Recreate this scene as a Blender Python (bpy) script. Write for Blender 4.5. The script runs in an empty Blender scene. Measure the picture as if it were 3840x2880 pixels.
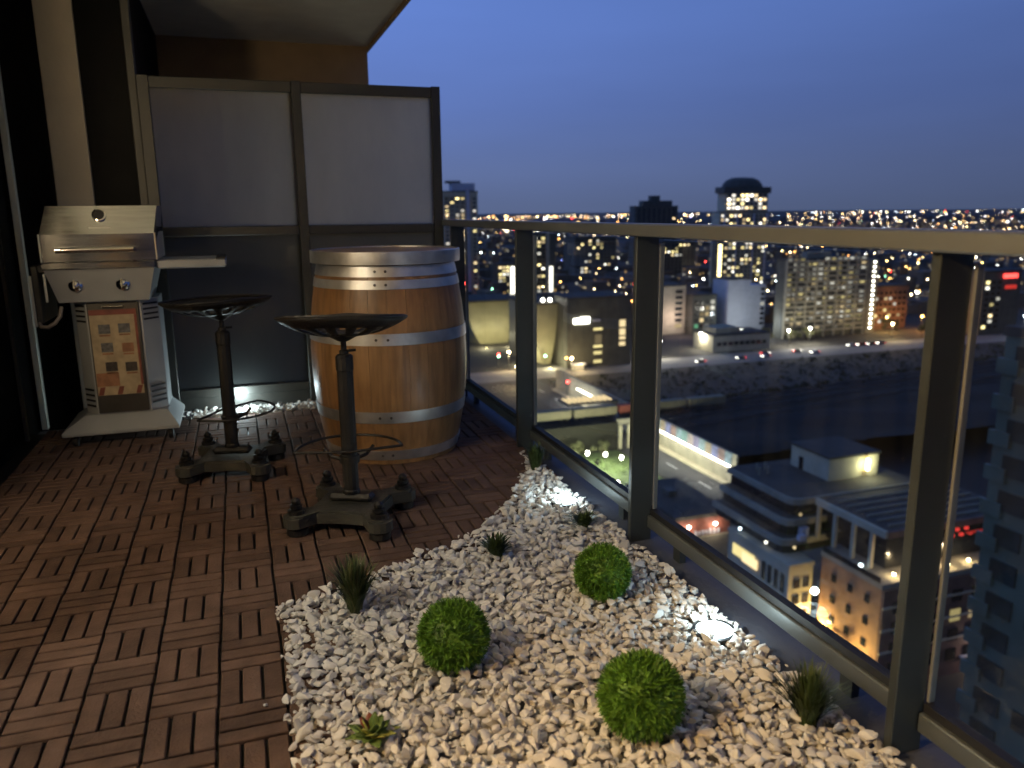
import bpy, bmesh, math, random
import numpy as np
from mathutils import Matrix, Vector, Euler

SC = bpy.context.scene
COL = SC.collection
PI = math.pi
R_ = math.radians

# ------------------------------------------------------------------ camera
def camera():
    pitch, yaw, roll, height = 0.213419, 0.327064, -0.009912, 1.1029
    cy, sy, cp, sp = math.cos(yaw), math.sin(yaw), math.cos(pitch), math.sin(pitch)
    f = Vector((sy * cp, cy * cp, -sp)); r = Vector((cy, -sy, 0)); u = r.cross(f)
    r2 = r * math.cos(roll) + u * math.sin(roll)
    u2 = -r * math.sin(roll) + u * math.cos(roll)
    cam = bpy.data.objects.new('camera', bpy.data.cameras.new('camera'))
    COL.objects.link(cam)
    cam.matrix_world = Matrix(((r2.x, u2.x, -f.x, 0), (r2.y, u2.y, -f.y, 0), (r2.z, u2.z, -f.z, height), (0, 0, 0, 1)))
    d = cam.data
    d.sensor_width = 36.0
    d.lens = 793.36 / 1024 * 36
    d.clip_start = 0.05
    d.clip_end = 60000
    d.dof.use_dof = True
    d.dof.focus_distance = 2.5
    d.dof.aperture_fstop = 2.7
    SC.camera = cam
camera()

# ------------------------------------------------------------------ dusk sky
def world():
    w = bpy.data.worlds.new('World'); SC.world = w; w.use_nodes = True
    nt = w.node_tree; N = nt.nodes; L = nt.links
    bg = N['Background']
    tc = N.new('ShaderNodeTexCoord')
    sep = N.new('ShaderNodeSeparateXYZ'); L.new(tc.outputs['Generated'], sep.inputs[0])
    ramp = N.new('ShaderNodeValToRGB')           # elevation: twilight brightens a little above the horizon, deepens to the zenith
    L.new(sep.outputs['Z'], ramp.inputs[0])
    els = [(0.0, (.078, .106, .200)), (.05, (.086, .124, .262)), (.12, (.084, .136, .340)), (.22, (.092, .164, .440)), (.45, (.075, .150, .430)), (1.0, (.050, .105, .330))]
    cr = ramp.color_ramp
    while len(cr.elements) < len(els): cr.elements.new(.5)
    for e, (p, c) in zip(cr.elements, els): e.position = p; e.color = (*c, 1)
    dot = N.new('ShaderNodeVectorMath'); dot.operation = 'DOT_PRODUCT'    # the side where the sun went down stays brighter
    L.new(tc.outputs['Generated'], dot.inputs[0]); dot.inputs[1].default_value = (-.80, .60, 0)
    mr = N.new('ShaderNodeMapRange'); mr.inputs[1].default_value = -1; mr.inputs[2].default_value = 1
    mr.inputs[3].default_value = .25; mr.inputs[4].default_value = 1.35
    L.new(dot.outputs['Value'], mr.inputs[0])
    mul = N.new('ShaderNodeVectorMath'); mul.operation = 'SCALE'
    L.new(ramp.outputs[0], mul.inputs[0]); L.new(mr.outputs[0], mul.inputs['Scale'])
    sky = N.new('ShaderNodeTexSky'); sky.sky_type = 'NISHITA'; sky.sun_disc = False
    sky.sun_elevation = R_(-2); sky.sun_rotation = R_(-53); sky.ozone_density = 6
    mix = N.new('ShaderNodeMix'); mix.data_type = 'RGBA'; mix.inputs[0].default_value = .06
    nz = N.new('ShaderNodeTexNoise'); nz.inputs['Scale'].default_value = 2.2; nz.inputs['Detail'].default_value = 4
    mp = N.new('ShaderNodeMapping'); mp.inputs['Scale'].default_value = (1, 1, 6); L.new(tc.outputs['Generated'], mp.inputs[0]); L.new(mp.outputs[0], nz.inputs['Vector'])
    mz = N.new('ShaderNodeMapRange'); mz.inputs[1].default_value = .3; mz.inputs[2].default_value = .7; mz.inputs[3].default_value = .95; mz.inputs[4].default_value = 1.06; L.new(nz.outputs[0], mz.inputs[0])
    mul2 = N.new('ShaderNodeVectorMath'); mul2.operation = 'SCALE'; L.new(mul.outputs[0], mul2.inputs[0]); L.new(mz.outputs[0], mul2.inputs['Scale']); mul = mul2
    L.new(mul.outputs[0], mix.inputs['A']); L.new(sky.outputs[0], mix.inputs['B'])
    L.new(mix.outputs['Result'], bg.inputs[0]); bg.inputs[1].default_value = 1.02
world()
SC.view_settings.view_transform = 'Standard'
SC.view_settings.look = 'None'
SC.view_settings.exposure = 0.45
SC.view_settings.gamma = 1.0
SC.view_settings.use_curve_mapping = False
SC.render.engine = 'CYCLES'
SC.cycles.use_denoising = True
SC.cycles.max_bounces = 8
SC.cycles.transparent_max_bounces = 16
SC.cycles.caustics_reflective = False
SC.cycles.caustics_refractive = False
SC.cycles.sample_clamp_indirect = 4.0

# ------------------------------------------------------------------ helpers
def tag(o, label=None, cat=None, group=None, kind=None):
    if label: o['label'] = label
    if cat: o['category'] = cat
    if group: o['group'] = group
    if kind: o['kind'] = kind
    return o

def empty(name, loc=(0, 0, 0), rz=0, parent=None):
    o = bpy.data.objects.new(name, None); COL.objects.link(o)
    o.location = loc; o.rotation_euler = (0, 0, rz); o.empty_display_size = .1
    if parent: o.parent = parent
    return o

def link(name, me, parent=None, loc=(0, 0, 0), rot=(0, 0, 0), scale=(1, 1, 1)):
    o = bpy.data.objects.new(name, me); COL.objects.link(o)
    o.location = loc; o.rotation_euler = rot; o.scale = scale
    if parent: o.parent = parent
    return o

def copy_tree(o, parent=None):
    c = o.copy(); COL.objects.link(c)
    if parent: c.parent = parent
    for ch in o.children: copy_tree(ch, c)
    return c

class MB:
    """collects simple shapes into one mesh"""
    def __init__(s): s.v = []; s.f = []; s.m = []
    def add(s, vs, fs, m=0, M=None):
        b = len(s.v)
        if M is not None: vs = [tuple(M @ Vector(p)) for p in vs]
        s.v += [tuple(p) for p in vs]
        s.f += [tuple(b + i for i in f) for f in fs]; s.m += [m] * len(fs)
        return s
    def box(s, x0, x1, y0, y1, z0, z1, m=0, M=None, c=0.0):
        if c <= 0:
            vs = [(x0, y0, z0), (x1, y0, z0), (x1, y1, z0), (x0, y1, z0), (x0, y0, z1), (x1, y0, z1), (x1, y1, z1), (x0, y1, z1)]
            fs = [(3, 2, 1, 0), (4, 5, 6, 7), (0, 1, 5, 4), (1, 2, 6, 5), (2, 3, 7, 6), (3, 0, 4, 7)]
            return s.add(vs, fs, m, M)
        c = min(c, (x1 - x0) * .45, (y1 - y0) * .45, (z1 - z0) * .45)
        vs = []; idx = {}
        for i, (X, sx) in enumerate(((x0, 1), (x1, -1))):
            for j, (Y, sy) in enumerate(((y0, 1), (y1, -1))):
                for k, (Z, sz) in enumerate(((z0, 1), (z1, -1))):
                    idx[i, j, k] = len(vs)
                    vs += [(X, Y + sy * c, Z + sz * c), (X + sx * c, Y, Z + sz * c), (X + sx * c, Y + sy * c, Z)]
        A = idx
        fs = [(A[0,0,0], A[0,0,1], A[0,1,1], A[0,1,0]), (A[1,0,0], A[1,1,0], A[1,1,1], A[1,0,1]),
              (A[0,0,0]+1, A[1,0,0]+1, A[1,0,1]+1, A[0,0,1]+1), (A[0,1,0]+1, A[0,1,1]+1, A[1,1,1]+1, A[1,1,0]+1),
              (A[0,0,0]+2, A[0,1,0]+2, A[1,1,0]+2, A[1,0,0]+2), (A[0,0,1]+2, A[1,0,1]+2, A[1,1,1]+2, A[0,1,1]+2)]
        for j in (0, 1):
            for k in (0, 1): fs.append((A[0,j,k]+1, A[1,j,k]+1, A[1,j,k]+2, A[0,j,k]+2))
        for i in (0, 1):
            for k in (0, 1): fs.append((A[i,0,k], A[i,1,k], A[i,1,k]+2, A[i,0,k]+2))
        for i in (0, 1):
            for j in (0, 1): fs.append((A[i,j,0], A[i,j,1], A[i,j,1]+1, A[i,j,0]+1))
        for a in A.values(): fs.append((a, a+1, a+2))
        return s.add(vs, fs, m, M)
    def lathe(s, prof, n=24, m=0, M=None, a0=0, a1=2 * PI, cap=True):
        full = abs(a1 - a0 - 2 * PI) < 1e-6
        k = n if full else n + 1
        vs = []; fs = []
        for r, z in prof:
            for i in range(k):
                a = a0 + (a1 - a0) * i / n
                vs.append((r * math.cos(a), r * math.sin(a), z))
        for j in range(len(prof) - 1):
            for i in range(n):
                i2 = (i + 1) % k
                fs.append((j * k + i, j * k + i2, (j + 1) * k + i2, (j + 1) * k + i))
        if cap and full:
            fs.append(tuple(range(k - 1, -1, -1))); fs.append(tuple((len(prof) - 1) * k + i for i in range(k)))
        return s.add(vs, fs, m, M)
    def tube(s, pts, r, n=8, m=0, M=None, closed=False):
        P = [Vector(p) for p in pts]; vs = []; fs = []; K = len(P)
        rr = r if isinstance(r, (list, tuple)) else [r] * K
        for i, p in enumerate(P):
            if closed: t = (P[(i + 1) % K] - P[i - 1])
            else: t = P[min(i + 1, K - 1)] - P[max(i - 1, 0)]
            t.normalize()
            up = Vector((0, 0, 1)) if abs(t.z) < .9 else Vector((1, 0, 0))
            a = t.cross(up).normalized(); b = t.cross(a)
            for q in range(n):
                an = 2 * PI * q / n
                vs.append(p + (a * math.cos(an) + b * math.sin(an)) * rr[i])
        for i in range(K if closed else K - 1):
            j = (i + 1) % K
            for q in range(n):
                q2 = (q + 1) % n
                fs.append((i * n + q, i * n + q2, j * n + q2, j * n + q))
        if not closed:
            fs.append(tuple(range(n - 1, -1, -1))); fs.append(tuple((K - 1) * n + q for q in range(n)))
        return s.add(vs, fs, m, M)
    def prism(s, poly, z0, z1, m=0, M=None):
        n = len(poly)
        vs = [(x, y, z0) for x, y in poly] + [(x, y, z1) for x, y in poly]
        fs = [tuple(range(n - 1, -1, -1)), tuple(range(n, 2 * n))] + [(i, (i + 1) % n, n + (i + 1) % n, n + i) for i in range(n)]
        return s.add(vs, fs, m, M)
    def mesh(s, name, mats, smooth=False):
        me = bpy.data.meshes.new(name); me.from_pydata(s.v, [], s.f)
        mats = mats if isinstance(mats, (list, tuple)) else [mats]
        for k in mats: me.materials.append(k)
        if len(mats) > 1: me.polygons.foreach_set('material_index', s.m)
        bm = bmesh.new(); bm.from_mesh(me); bmesh.ops.recalc_face_normals(bm, faces=bm.faces); bm.to_mesh(me); bm.free()
        if smooth:
            me.polygons.foreach_set('use_smooth', [True] * len(me.polygons))
            try: me.set_sharp_from_angle(angle=R_(40))
            except Exception: pass
        me.update()
        return me
    def build(s, name, mats, parent=None, smooth=False, **kw):
        return link(name, s.mesh(name, mats, smooth), parent, **kw)

# ------------------------------------------------------------------ materials
def pmat(name, col, rough=.6, metal=0.0, var=.18, scale=6.0, bump=0.0, bscale=60.0, col2=None, spec=.5, stretch=None, rvar=.1, obj_var=0.0, world=False, stain=0.0):
    m = bpy.data.materials.new(name); m.use_nodes = True
    nt = m.node_tree; N = nt.nodes; L = nt.links
    b = N['Principled BSDF']
    b.inputs['Metallic'].default_value = metal
    b.inputs['Specular IOR Level'].default_value = spec
    tc = N.new('ShaderNodeTexCoord'); src = tc.outputs['Object']
    if world: src = N.new('ShaderNodeNewGeometry').outputs['Position']
    pos = src
    if stretch:
        mp = N.new('ShaderNodeMapping'); mp.inputs['Scale'].default_value = stretch
        L.new(src, mp.inputs[0]); src = mp.outputs[0]
    n1 = N.new('ShaderNodeTexNoise'); n1.inputs['Scale'].default_value = scale; n1.inputs['Detail'].default_value = 6
    L.new(src, n1.inputs['Vector'])
    rp = N.new('ShaderNodeValToRGB'); L.new(n1.outputs[0], rp.inputs[0])
    c2 = col2 if col2 else tuple(c * (1 + var) for c in col)
    c1 = tuple(c * (1 - var) for c in col)
    rp.color_ramp.elements[0].position = .3; rp.color_ramp.elements[0].color = (*c1, 1)
    rp.color_ramp.elements[1].position = .7; rp.color_ramp.elements[1].color = (*c2, 1)
    out = rp.outputs[0]
    if obj_var:
        oi = N.new('ShaderNodeObjectInfo'); hv = N.new('ShaderNodeHueSaturation')
        mr = N.new('ShaderNodeMapRange'); mr.inputs[3].default_value = 1 - obj_var; mr.inputs[4].default_value = 1 + obj_var
        L.new(oi.outputs['Random'], mr.inputs[0]); L.new(mr.outputs[0], hv.inputs['Value']); L.new(out, hv.inputs['Color']); out = hv.outputs[0]
    if stain:
        n3 = N.new('ShaderNodeTexNoise'); n3.inputs['Scale'].default_value = 2.6; n3.inputs['Detail'].default_value = 7; n3.inputs['Roughness'].default_value = .62
        L.new(pos, n3.inputs['Vector'])
        r3 = N.new('ShaderNodeValToRGB'); L.new(n3.outputs[0], r3.inputs[0])
        r3.color_ramp.elements[0].position = .34; r3.color_ramp.elements[0].color = (1 - stain, 1 - stain, 1 - stain, 1)
        r3.color_ramp.elements[1].position = .62; r3.color_ramp.elements[1].color = (1, 1, 1, 1)
        mx = N.new('ShaderNodeMix'); mx.data_type = 'RGBA'; mx.blend_type = 'MULTIPLY'; mx.inputs[0].default_value = 1
        L.new(out, mx.inputs['A']); L.new(r3.outputs[0], mx.inputs['B']); out = mx.outputs['Result']
    L.new(out, b.inputs['Base Color'])
    mr2 = N.new('ShaderNodeMapRange'); mr2.inputs[3].default_value = max(0.02, rough - rvar); mr2.inputs[4].default_value = min(1, rough + rvar)
    L.new(n1.outputs[0], mr2.inputs[0]); L.new(mr2.outputs[0], b.inputs['Roughness'])
    if bump:
        n2 = N.new('ShaderNodeTexNoise'); n2.inputs['Scale'].default_value = bscale; n2.inputs['Detail'].default_value = 4
        L.new(src, n2.inputs['Vector'])
        bp = N.new('ShaderNodeBump'); bp.inputs['Strength'].default_value = bump; bp.inputs['Distance'].default_value = .01
        L.new(n2.outputs[0], bp.inputs['Height']); L.new(bp.outputs[0], b.inputs['Normal'])
    return m

def emat(name, col, strength, sample=True):
    m = bpy.data.materials.new(name); m.use_nodes = True
    nt = m.node_tree; N = nt.nodes; N.remove(N['Principled BSDF'])
    e = N.new('ShaderNodeEmission'); e.inputs[0].default_value = (*col, 1); e.inputs[1].default_value = strength
    nt.links.new(e.outputs[0], N['Material Output'].inputs[0])
    if not sample:
        try: m.cycles.emission_sampling = 'NONE'
        except Exception: pass
    return m

def front_only(N, L, sock):
    # reflection and dust only where the ray enters a pane, not again where it leaves
    ge = N.new('ShaderNodeNewGeometry'); mu = N.new('ShaderNodeMath'); mu.operation = 'MULTIPLY'
    inv = N.new('ShaderNodeMath'); inv.operation = 'SUBTRACT'; inv.inputs[0].default_value = 1.0
    L.new(ge.outputs['Backfacing'], inv.inputs[1]); L.new(inv.outputs[0], mu.inputs[0]); L.new(sock, mu.inputs[1])
    return mu.outputs[0]

def glass_mat(name, tint, f0=.06, rough=.02):
    m = bpy.data.materials.new(name); m.use_nodes = True
    nt = m.node_tree; N = nt.nodes; L = nt.links; N.remove(N['Principled BSDF'])
    t = N.new('ShaderNodeBsdfTransparent'); t.inputs[0].default_value = (*tint, 1)
    g = N.new('ShaderNodeBsdfGlossy'); g.inputs['Roughness'].default_value = rough; g.inputs[0].default_value = (.9, .95, .95, 1)
    fr = N.new('ShaderNodeFresnel'); fr.inputs[0].default_value = 1.35
    d = N.new('ShaderNodeBsdfDiffuse'); d.inputs[0].default_value = (.55, .58, .56, 1)      # a film of dust
    nz = N.new('ShaderNodeTexNoise'); nz.inputs['Scale'].default_value = 5; nz.inputs['Detail'].default_value = 5
    tc = N.new('ShaderNodeTexCoord'); mp = N.new('ShaderNodeMapping'); mp.inputs['Scale'].default_value = (1, 3, .6)
    L.new(tc.outputs['Object'], mp.inputs[0]); L.new(mp.outputs[0], nz.inputs['Vector'])
    mr = N.new('ShaderNodeMapRange'); mr.inputs[1].default_value = .35; mr.inputs[2].default_value = .8; mr.inputs[3].default_value = .004; mr.inputs[4].default_value = .020
    L.new(nz.outputs[0], mr.inputs[0])
    fac = front_only(N, L, fr.outputs[0])
    m1 = N.new('ShaderNodeMixShader'); L.new(fac, m1.inputs[0]); L.new(t.outputs[0], m1.inputs[1]); L.new(g.outputs[0], m1.inputs[2])
    m2 = N.new('ShaderNodeMixShader'); L.new(front_only(N, L, mr.outputs[0]), m2.inputs[0]); L.new(m1.outputs[0], m2.inputs[1]); L.new(d.outputs[0], m2.inputs[2])
    L.new(m2.outputs[0], N['Material Output'].inputs[0])
    return m

def frosted_mat(name, tcol, dcol):
    m = bpy.data.materials.new(name); m.use_nodes = True
    nt = m.node_tree; N = nt.nodes; L = nt.links; N.remove(N['Principled BSDF'])
    tr = N.new('ShaderNodeBsdfTranslucent'); tr.inputs[0].default_value = tcol
    df = N.new('ShaderNodeBsdfDiffuse'); df.inputs[0].default_value = dcol
    gl = N.new('ShaderNodeBsdfGlossy'); gl.inputs['Roughness'].default_value = .10
    m1 = N.new('ShaderNodeMixShader'); m1.inputs[0].default_value = .18
    L.new(tr.outputs[0], m1.inputs[1]); L.new(df.outputs[0], m1.inputs[2])
    fr = N.new('ShaderNodeFresnel'); fr.inputs[0].default_value = 1.4
    m2 = N.new('ShaderNodeMixShader'); L.new(front_only(N, L, fr.outputs[0]), m2.inputs[0]); L.new(m1.outputs[0], m2.inputs[1]); L.new(gl.outputs[0], m2.inputs[2])
    ge = N.new('ShaderNodeNewGeometry'); tp = N.new('ShaderNodeBsdfTransparent')
    m3 = N.new('ShaderNodeMixShader'); L.new(ge.outputs['Backfacing'], m3.inputs[0]); L.new(m2.outputs[0], m3.inputs[1]); L.new(tp.outputs[0], m3.inputs[2])
    nz = N.new('ShaderNodeTexNoise'); nz.inputs['Scale'].default_value = 2.4; nz.inputs['Detail'].default_value = 8; nz.inputs['Roughness'].default_value = .6
    tcn = N.new('ShaderNodeTexCoord'); mpn = N.new('ShaderNodeMapping'); mpn.inputs['Scale'].default_value = (1.6, 1, .7)
    L.new(tcn.outputs['Object'], mpn.inputs[0]); L.new(mpn.outputs[0], nz.inputs['Vector'])
    for node, c in ((tr, tcol), (df, dcol)):
        rp = N.new('ShaderNodeValToRGB'); L.new(nz.outputs[0], rp.inputs[0])
        rp.color_ramp.elements[0].position = .3; rp.color_ramp.elements[0].color = (c[0] * .84, c[1] * .84, c[2] * .84, 1)
        rp.color_ramp.elements[1].position = .7; rp.color_ramp.elements[1].color = c
        L.new(rp.outputs[0], node.inputs[0])
    L.new(m3.outputs[0], N['Material Output'].inputs[0])
    return m

M = {}
M['slat'] = pmat('deck_composite', (.112, .070, .053), .78, var=.22, scale=14, bump=.35, bscale=120, obj_var=.20, world=True, stain=.30, spec=.15)
M['plastic'] = pmat('black_plastic_grid', (.006, .005, .005), .6)
M['concrete'] = pmat('balcony_concrete', (.20, .20, .20), .85, bump=.3, bscale=40)
M['membrane'] = pmat('dark_slab_edge', (.055, .062, .085), .7, bump=.2)
M['soffit'] = pmat('painted_soffit', (.82, .84, .76), .9, var=.06, bump=.25, bscale=160)
M['brownwall'] = pmat('brown_render', (.36, .26, .15), .9, var=.1, bump=.2)
M['blackwall'] = pmat('black_cladding', (.006, .006, .006), .6, var=.3, spec=.1)
M['blackglass'] = pmat('dark_room_glass', (.005, .005, .005), .5, var=.3, spec=.08)
M['column'] = pmat('beige_column', (.62, .54, .41), .8, var=.05, bump=.1)
M['alu'] = pmat('pale_aluminium', (.72, .73, .64), .45, metal=.2, var=.06)
M['frame'] = pmat('bronze_frame', (.060, .060, .053), .45, metal=.35, var=.12)
M['rail'] = pmat('rail_metal', (.105, .112, .110), .45, metal=.2, var=.10, scale=3)
M['post'] = pmat('post_metal', (.062, .072, .074), .36, metal=.5, var=.12, scale=4)
M['bottom_rail'] = pmat('bottom_rail_metal', (.20, .22, .22), .30, metal=.7, var=.14, scale=3)
M['gasket'] = pmat('rubber_gasket', (.010, .010, .011), .6)
M['clip'] = pmat('glazing_bead', (.24, .25, .25), .5, metal=.3)
M['glass'] = glass_mat('railing_glass', (.93, .95, .94))
M['clearglass'] = glass_mat('door_glass', (.96, .97, .965))
M['frost'] = frosted_mat('frosted_glass', (1.0, .92, .76, 1), (.13, .13, .13, 1))
M['frost_low'] = frosted_mat('shaded_frosted_glass', (.27, .235, .165, 1), (.10, .108, .104, 1))  # tinted darker to imitate the dark neighbouring balcony behind the lower panes
M['roomwall'] = pmat('room_paint', (.72, .68, .60), .9, var=.04)
M['roomfloor'] = pmat('room_floor', (.28, .19, .11), .6)

# ------------------------------------------------------------------ ground of the city (one sheet to the horizon)
ZG = -69.0
M['ground'] = pmat('city_ground', (.050, .044, .034), .9, var=.45, scale=.02, bump=0)
M['asphalt'] = pmat('asphalt', (.055, .054, .052), .85, var=.25, scale=.15)
M['road_pale'] = pmat('worn_road', (.24, .22, .19), .85, var=.2, scale=.1)
M['field'] = pmat('rail_field', (.016, .0145, .009), .95, var=.5, scale=.05, col2=(.030, .027, .016))
M['lawn'] = pmat('park_lawn', (.075, .105, .030), .95, var=.4, scale=.25)
def plane(name, x0, x1, y0, y1, z, mat, label=None):
    o = MB().add([(x0, y0, z), (x1, y0, z), (x1, y1, z), (x0, y1, z)], [(0, 1, 2, 3)]).build(name, mat)
    return tag(o, label, kind='structure')
plane('ground', -26000, 26000, -8000, 32000, ZG, M['ground'])

# ------------------------------------------------------------------ balcony shell
GX0, RX = -1.1, 1.2           # facade line, inner face of the railing posts
def balcony():
    o = MB().box(-1.12, 1.31, -3.2, 7.2, -.26, -.045).build('balcony_slab', M['concrete']); tag(o, kind='structure')
    o = MB().box(1.185, 1.345, -3.2, 7.2, -.30, -.012).build('slab_edge', M['membrane']); tag(o, kind='structure')
    o = MB().box(-1.12, 1.14, -3.2, 7.2, 2.45, 2.66).build('balcony_ceiling', M['soffit']); tag(o, kind='structure')
    o = MB().box(1.14, 1.165, -3.2, 7.2, 2.425, 2.67).build('ceiling_edge', M['brownwall']); tag(o, kind='structure')
    # far end wall of the neighbouring balcony
    o = MB().box(-.60, 1.14, 7.0, 7.18, -.045, 2.45).build('end_wall', M['brownwall'])
    tag(o, 'brown rendered end wall above the frosted privacy screen', 'wall')
    o = MB().box(-.60, -.47, 4.86, 7.0, -.045, 2.45).build('neighbour_wall', M['blackwall'])
    tag(o, 'black neighbouring wall above the left end of the privacy screen', 'wall')
balcony()

def facade():
    t = tag(empty('apartment_facade', (GX0, 1.0, 0)), 'dark glazed apartment wall with pale upright frame strips behind the grill', 'wall')
    def part(name, mat, *boxes, c=0):
        b = MB()
        for x in boxes: b.box(x[0] - GX0, x[1] - GX0, x[2] - 1, x[3] - 1, x[4], x[5], c=c)
        return b.build(name, mat, t)
    part('wall_panel', M['blackglass'], (-1.16, -1.1, 3.01, 4.84, -.045, 2.45))
    part('return_panel', M['blackglass'], (-1.1, -.875, 4.80, 4.86, -.045, 2.45), (-.695, -.47, 4.80, 4.86, -.045, 2.45))
    part('column', M['column'], (-.873, -.697, 4.785, 4.90, -.045, 2.45), c=.004)
    part('corner_jamb', M['frame'], (-.475, -.435, 4.78, 4.87, -.045, 2.45), c=.003)
    part('mullion', M['alu'], (-1.082, -1.050, 4.762, 4.798, -.03, 2.44), c=.003)
    part('mullion', M['frame'], (-1.098, -1.080, 4.47, 4.50, -.03, 2.44), c=.002)
    part('mullion', M['frame'], (-1.098, -1.080, 3.55, 3.60, -.03, 2.44), c=.002)
    ops = [(-1.22, .86), (.98, 1.72), (2.05, 2.95)]
    for m0, m1 in ((-1.30, -1.22), (.86, .98), (1.72, 2.05), (2.95, 3.01)):  # wide upright by the amber lamp is unseen, added to bound its beam
        part('mullion', M['frame'], (-1.17, -1.08, m0, m1, -.04, 2.44), c=.002)
    part('wall_panel', M['blackwall'], (-1.16, -1.1, -3.2, -1.30, -.045, 2.45))
    for a, b in ops:
        part('door_head', M['frame'], (-1.165, -1.085, a, b, 2.36, 2.44))
        part('door_sill', M['frame'], (-1.165, -1.085, a, b, -.04, .03))
        part('pane', M['clearglass'], (-1.128, -1.120, a, b, .03, 2.36))
facade()

def rooms():
    tag(MB().box(-4.2, -1.17, -3.2, 3.05, 2.46, 2.56).build('room_ceiling', M['roomwall']), kind='structure')
    tag(MB().box(-4.2, -1.17, -3.2, 3.05, -.2, -.05).build('room_floor', M['roomfloor']), kind='structure')
    tag(MB().box(-4.3, -4.2, -3.2, 3.05, -.2, 2.46).build('room_back_wall', M['roomwall']), kind='structure')
    tag(MB().box(-4.2, -1.17, 2.97, 3.05, -.05, 2.46).build('room_side_wall', M['roomwall']), kind='structure')
    tag(MB().box(-4.2, -1.17, -3.3, -3.2, -.05, 2.46).build('room_far_wall', M['roomwall']), kind='structure')
    tag(MB().box(-4.2, -1.17, .87, .97, -.05, 2.46).build('lamp_partition', M['roomwall']), kind='structure')
    tag(MB().box(-4.2, -1.17, 1.74, 1.80, -.05, 2.46).build('lamp_partition', M['roomwall']), kind='structure')  # unseen, added so the amber lamp cannot shine out of the middle door
    bulbm = emat('bulb_glow', (1, .8, .5), 12, False)
    for (x, y, z), col, pw, lab in (((-1.55, .62, 1.95), (1, .57, .19), ROOM_A, 'hanging glass globe lamp in the warm lit room'),
                                    ((-1.58, 1.30, 1.95), (1, .89, .74), ROOM_C, 'hanging glass globe lamp in the whiter lit room'),
                                    ((-1.27, 2.00, 1.60), (1, .74, .47), ROOM_D, 'low hanging glass globe lamp in the amber lit room')):
        t = tag(empty('pendant_lamp', (x, y, 2.455)), lab, 'lamp', 'pendant lamps indoors')
        MB().lathe([(.004, 0), (.05, -.004), (.05, -.03), (.004, -.034)], 20).build('ceiling_rose', M['alu'], t)
        MB().tube([(0, 0, -.03), (0, 0, z - 2.455 + .06)], .004, 6).build('cord', M['gasket'], t)
        MB().lathe([(.006, .05), (.05, .045), (.055, .03), (.02, .03)], 20, M=Matrix.Translation((0, 0, z - 2.455 + .03))).build('lamp_cap', M['alu'], t, smooth=True)
        MB().lathe([(.03, .128), (.09, .10), (.128, .03), (.128, -.03), (.09, -.10), (.02, -.128)], 20, M=Matrix.Translation((0, 0, z - 2.455 - .06))).build('glass_globe', M['clearglass'], t, smooth=True)
        MB().lathe([(.008, .03), (.028, .01), (.028, -.01), (.008, -.03)], 12, M=Matrix.Translation((0, 0, z - 2.455 - .06))).build('bulb', bulbm, t, smooth=True)
        l = bpy.data.lights.new('pendant_lamp_bulb', 'POINT'); l.energy = pw; l.color = col; l.shadow_soft_size = .12
        lo = bpy.data.objects.new('pendant_lamp_bulb', l); COL.objects.link(lo); lo.parent = t; lo.location = (0, 0, z - 2.455 - .06)
ROOM_A, ROOM_C, ROOM_D = 205.0, 90.0, 62.0
rooms()

# ------------------------------------------------------------------ deck of slatted tiles
DX, DY, BL = -.1229, 1.7572, .15
GRAVEL = [(.034, .40), (.034, 2.20), (.192, 2.242), (.377, 2.345), (.578, 2.424), (.741, 2.535), (.89, 2.724), (1.0, 2.908), (1.107, 3.092), (1.165, 3.246), (1.185, 3.40), (1.20, 3.40), (1.20, .40)]
def inside(x, y, P=GRAVEL):
    c = False; n = len(P)
    for i in range(n):
        (xa, ya), (xb, yb) = P[i], P[i - 1]
        if (ya > y) != (yb > y) and x < (xb - xa) * (y - ya) / (yb - ya) + xa: c = not c
    return c
def edge_dist(x, y, P=GRAVEL):
    best = 9
    for i in range(1, 11):
        (xa, ya), (xb, yb) = P[i - 1], P[i]
        t = max(0, min(1, ((x - xa) * (xb - xa) + (y - ya) * (yb - ya)) / ((xb - xa) ** 2 + (yb - ya) ** 2 + 1e-9)))
        best = min(best, math.hypot(x - xa - t * (xb - xa), y - ya - t * (yb - ya)))
    return best

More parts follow.
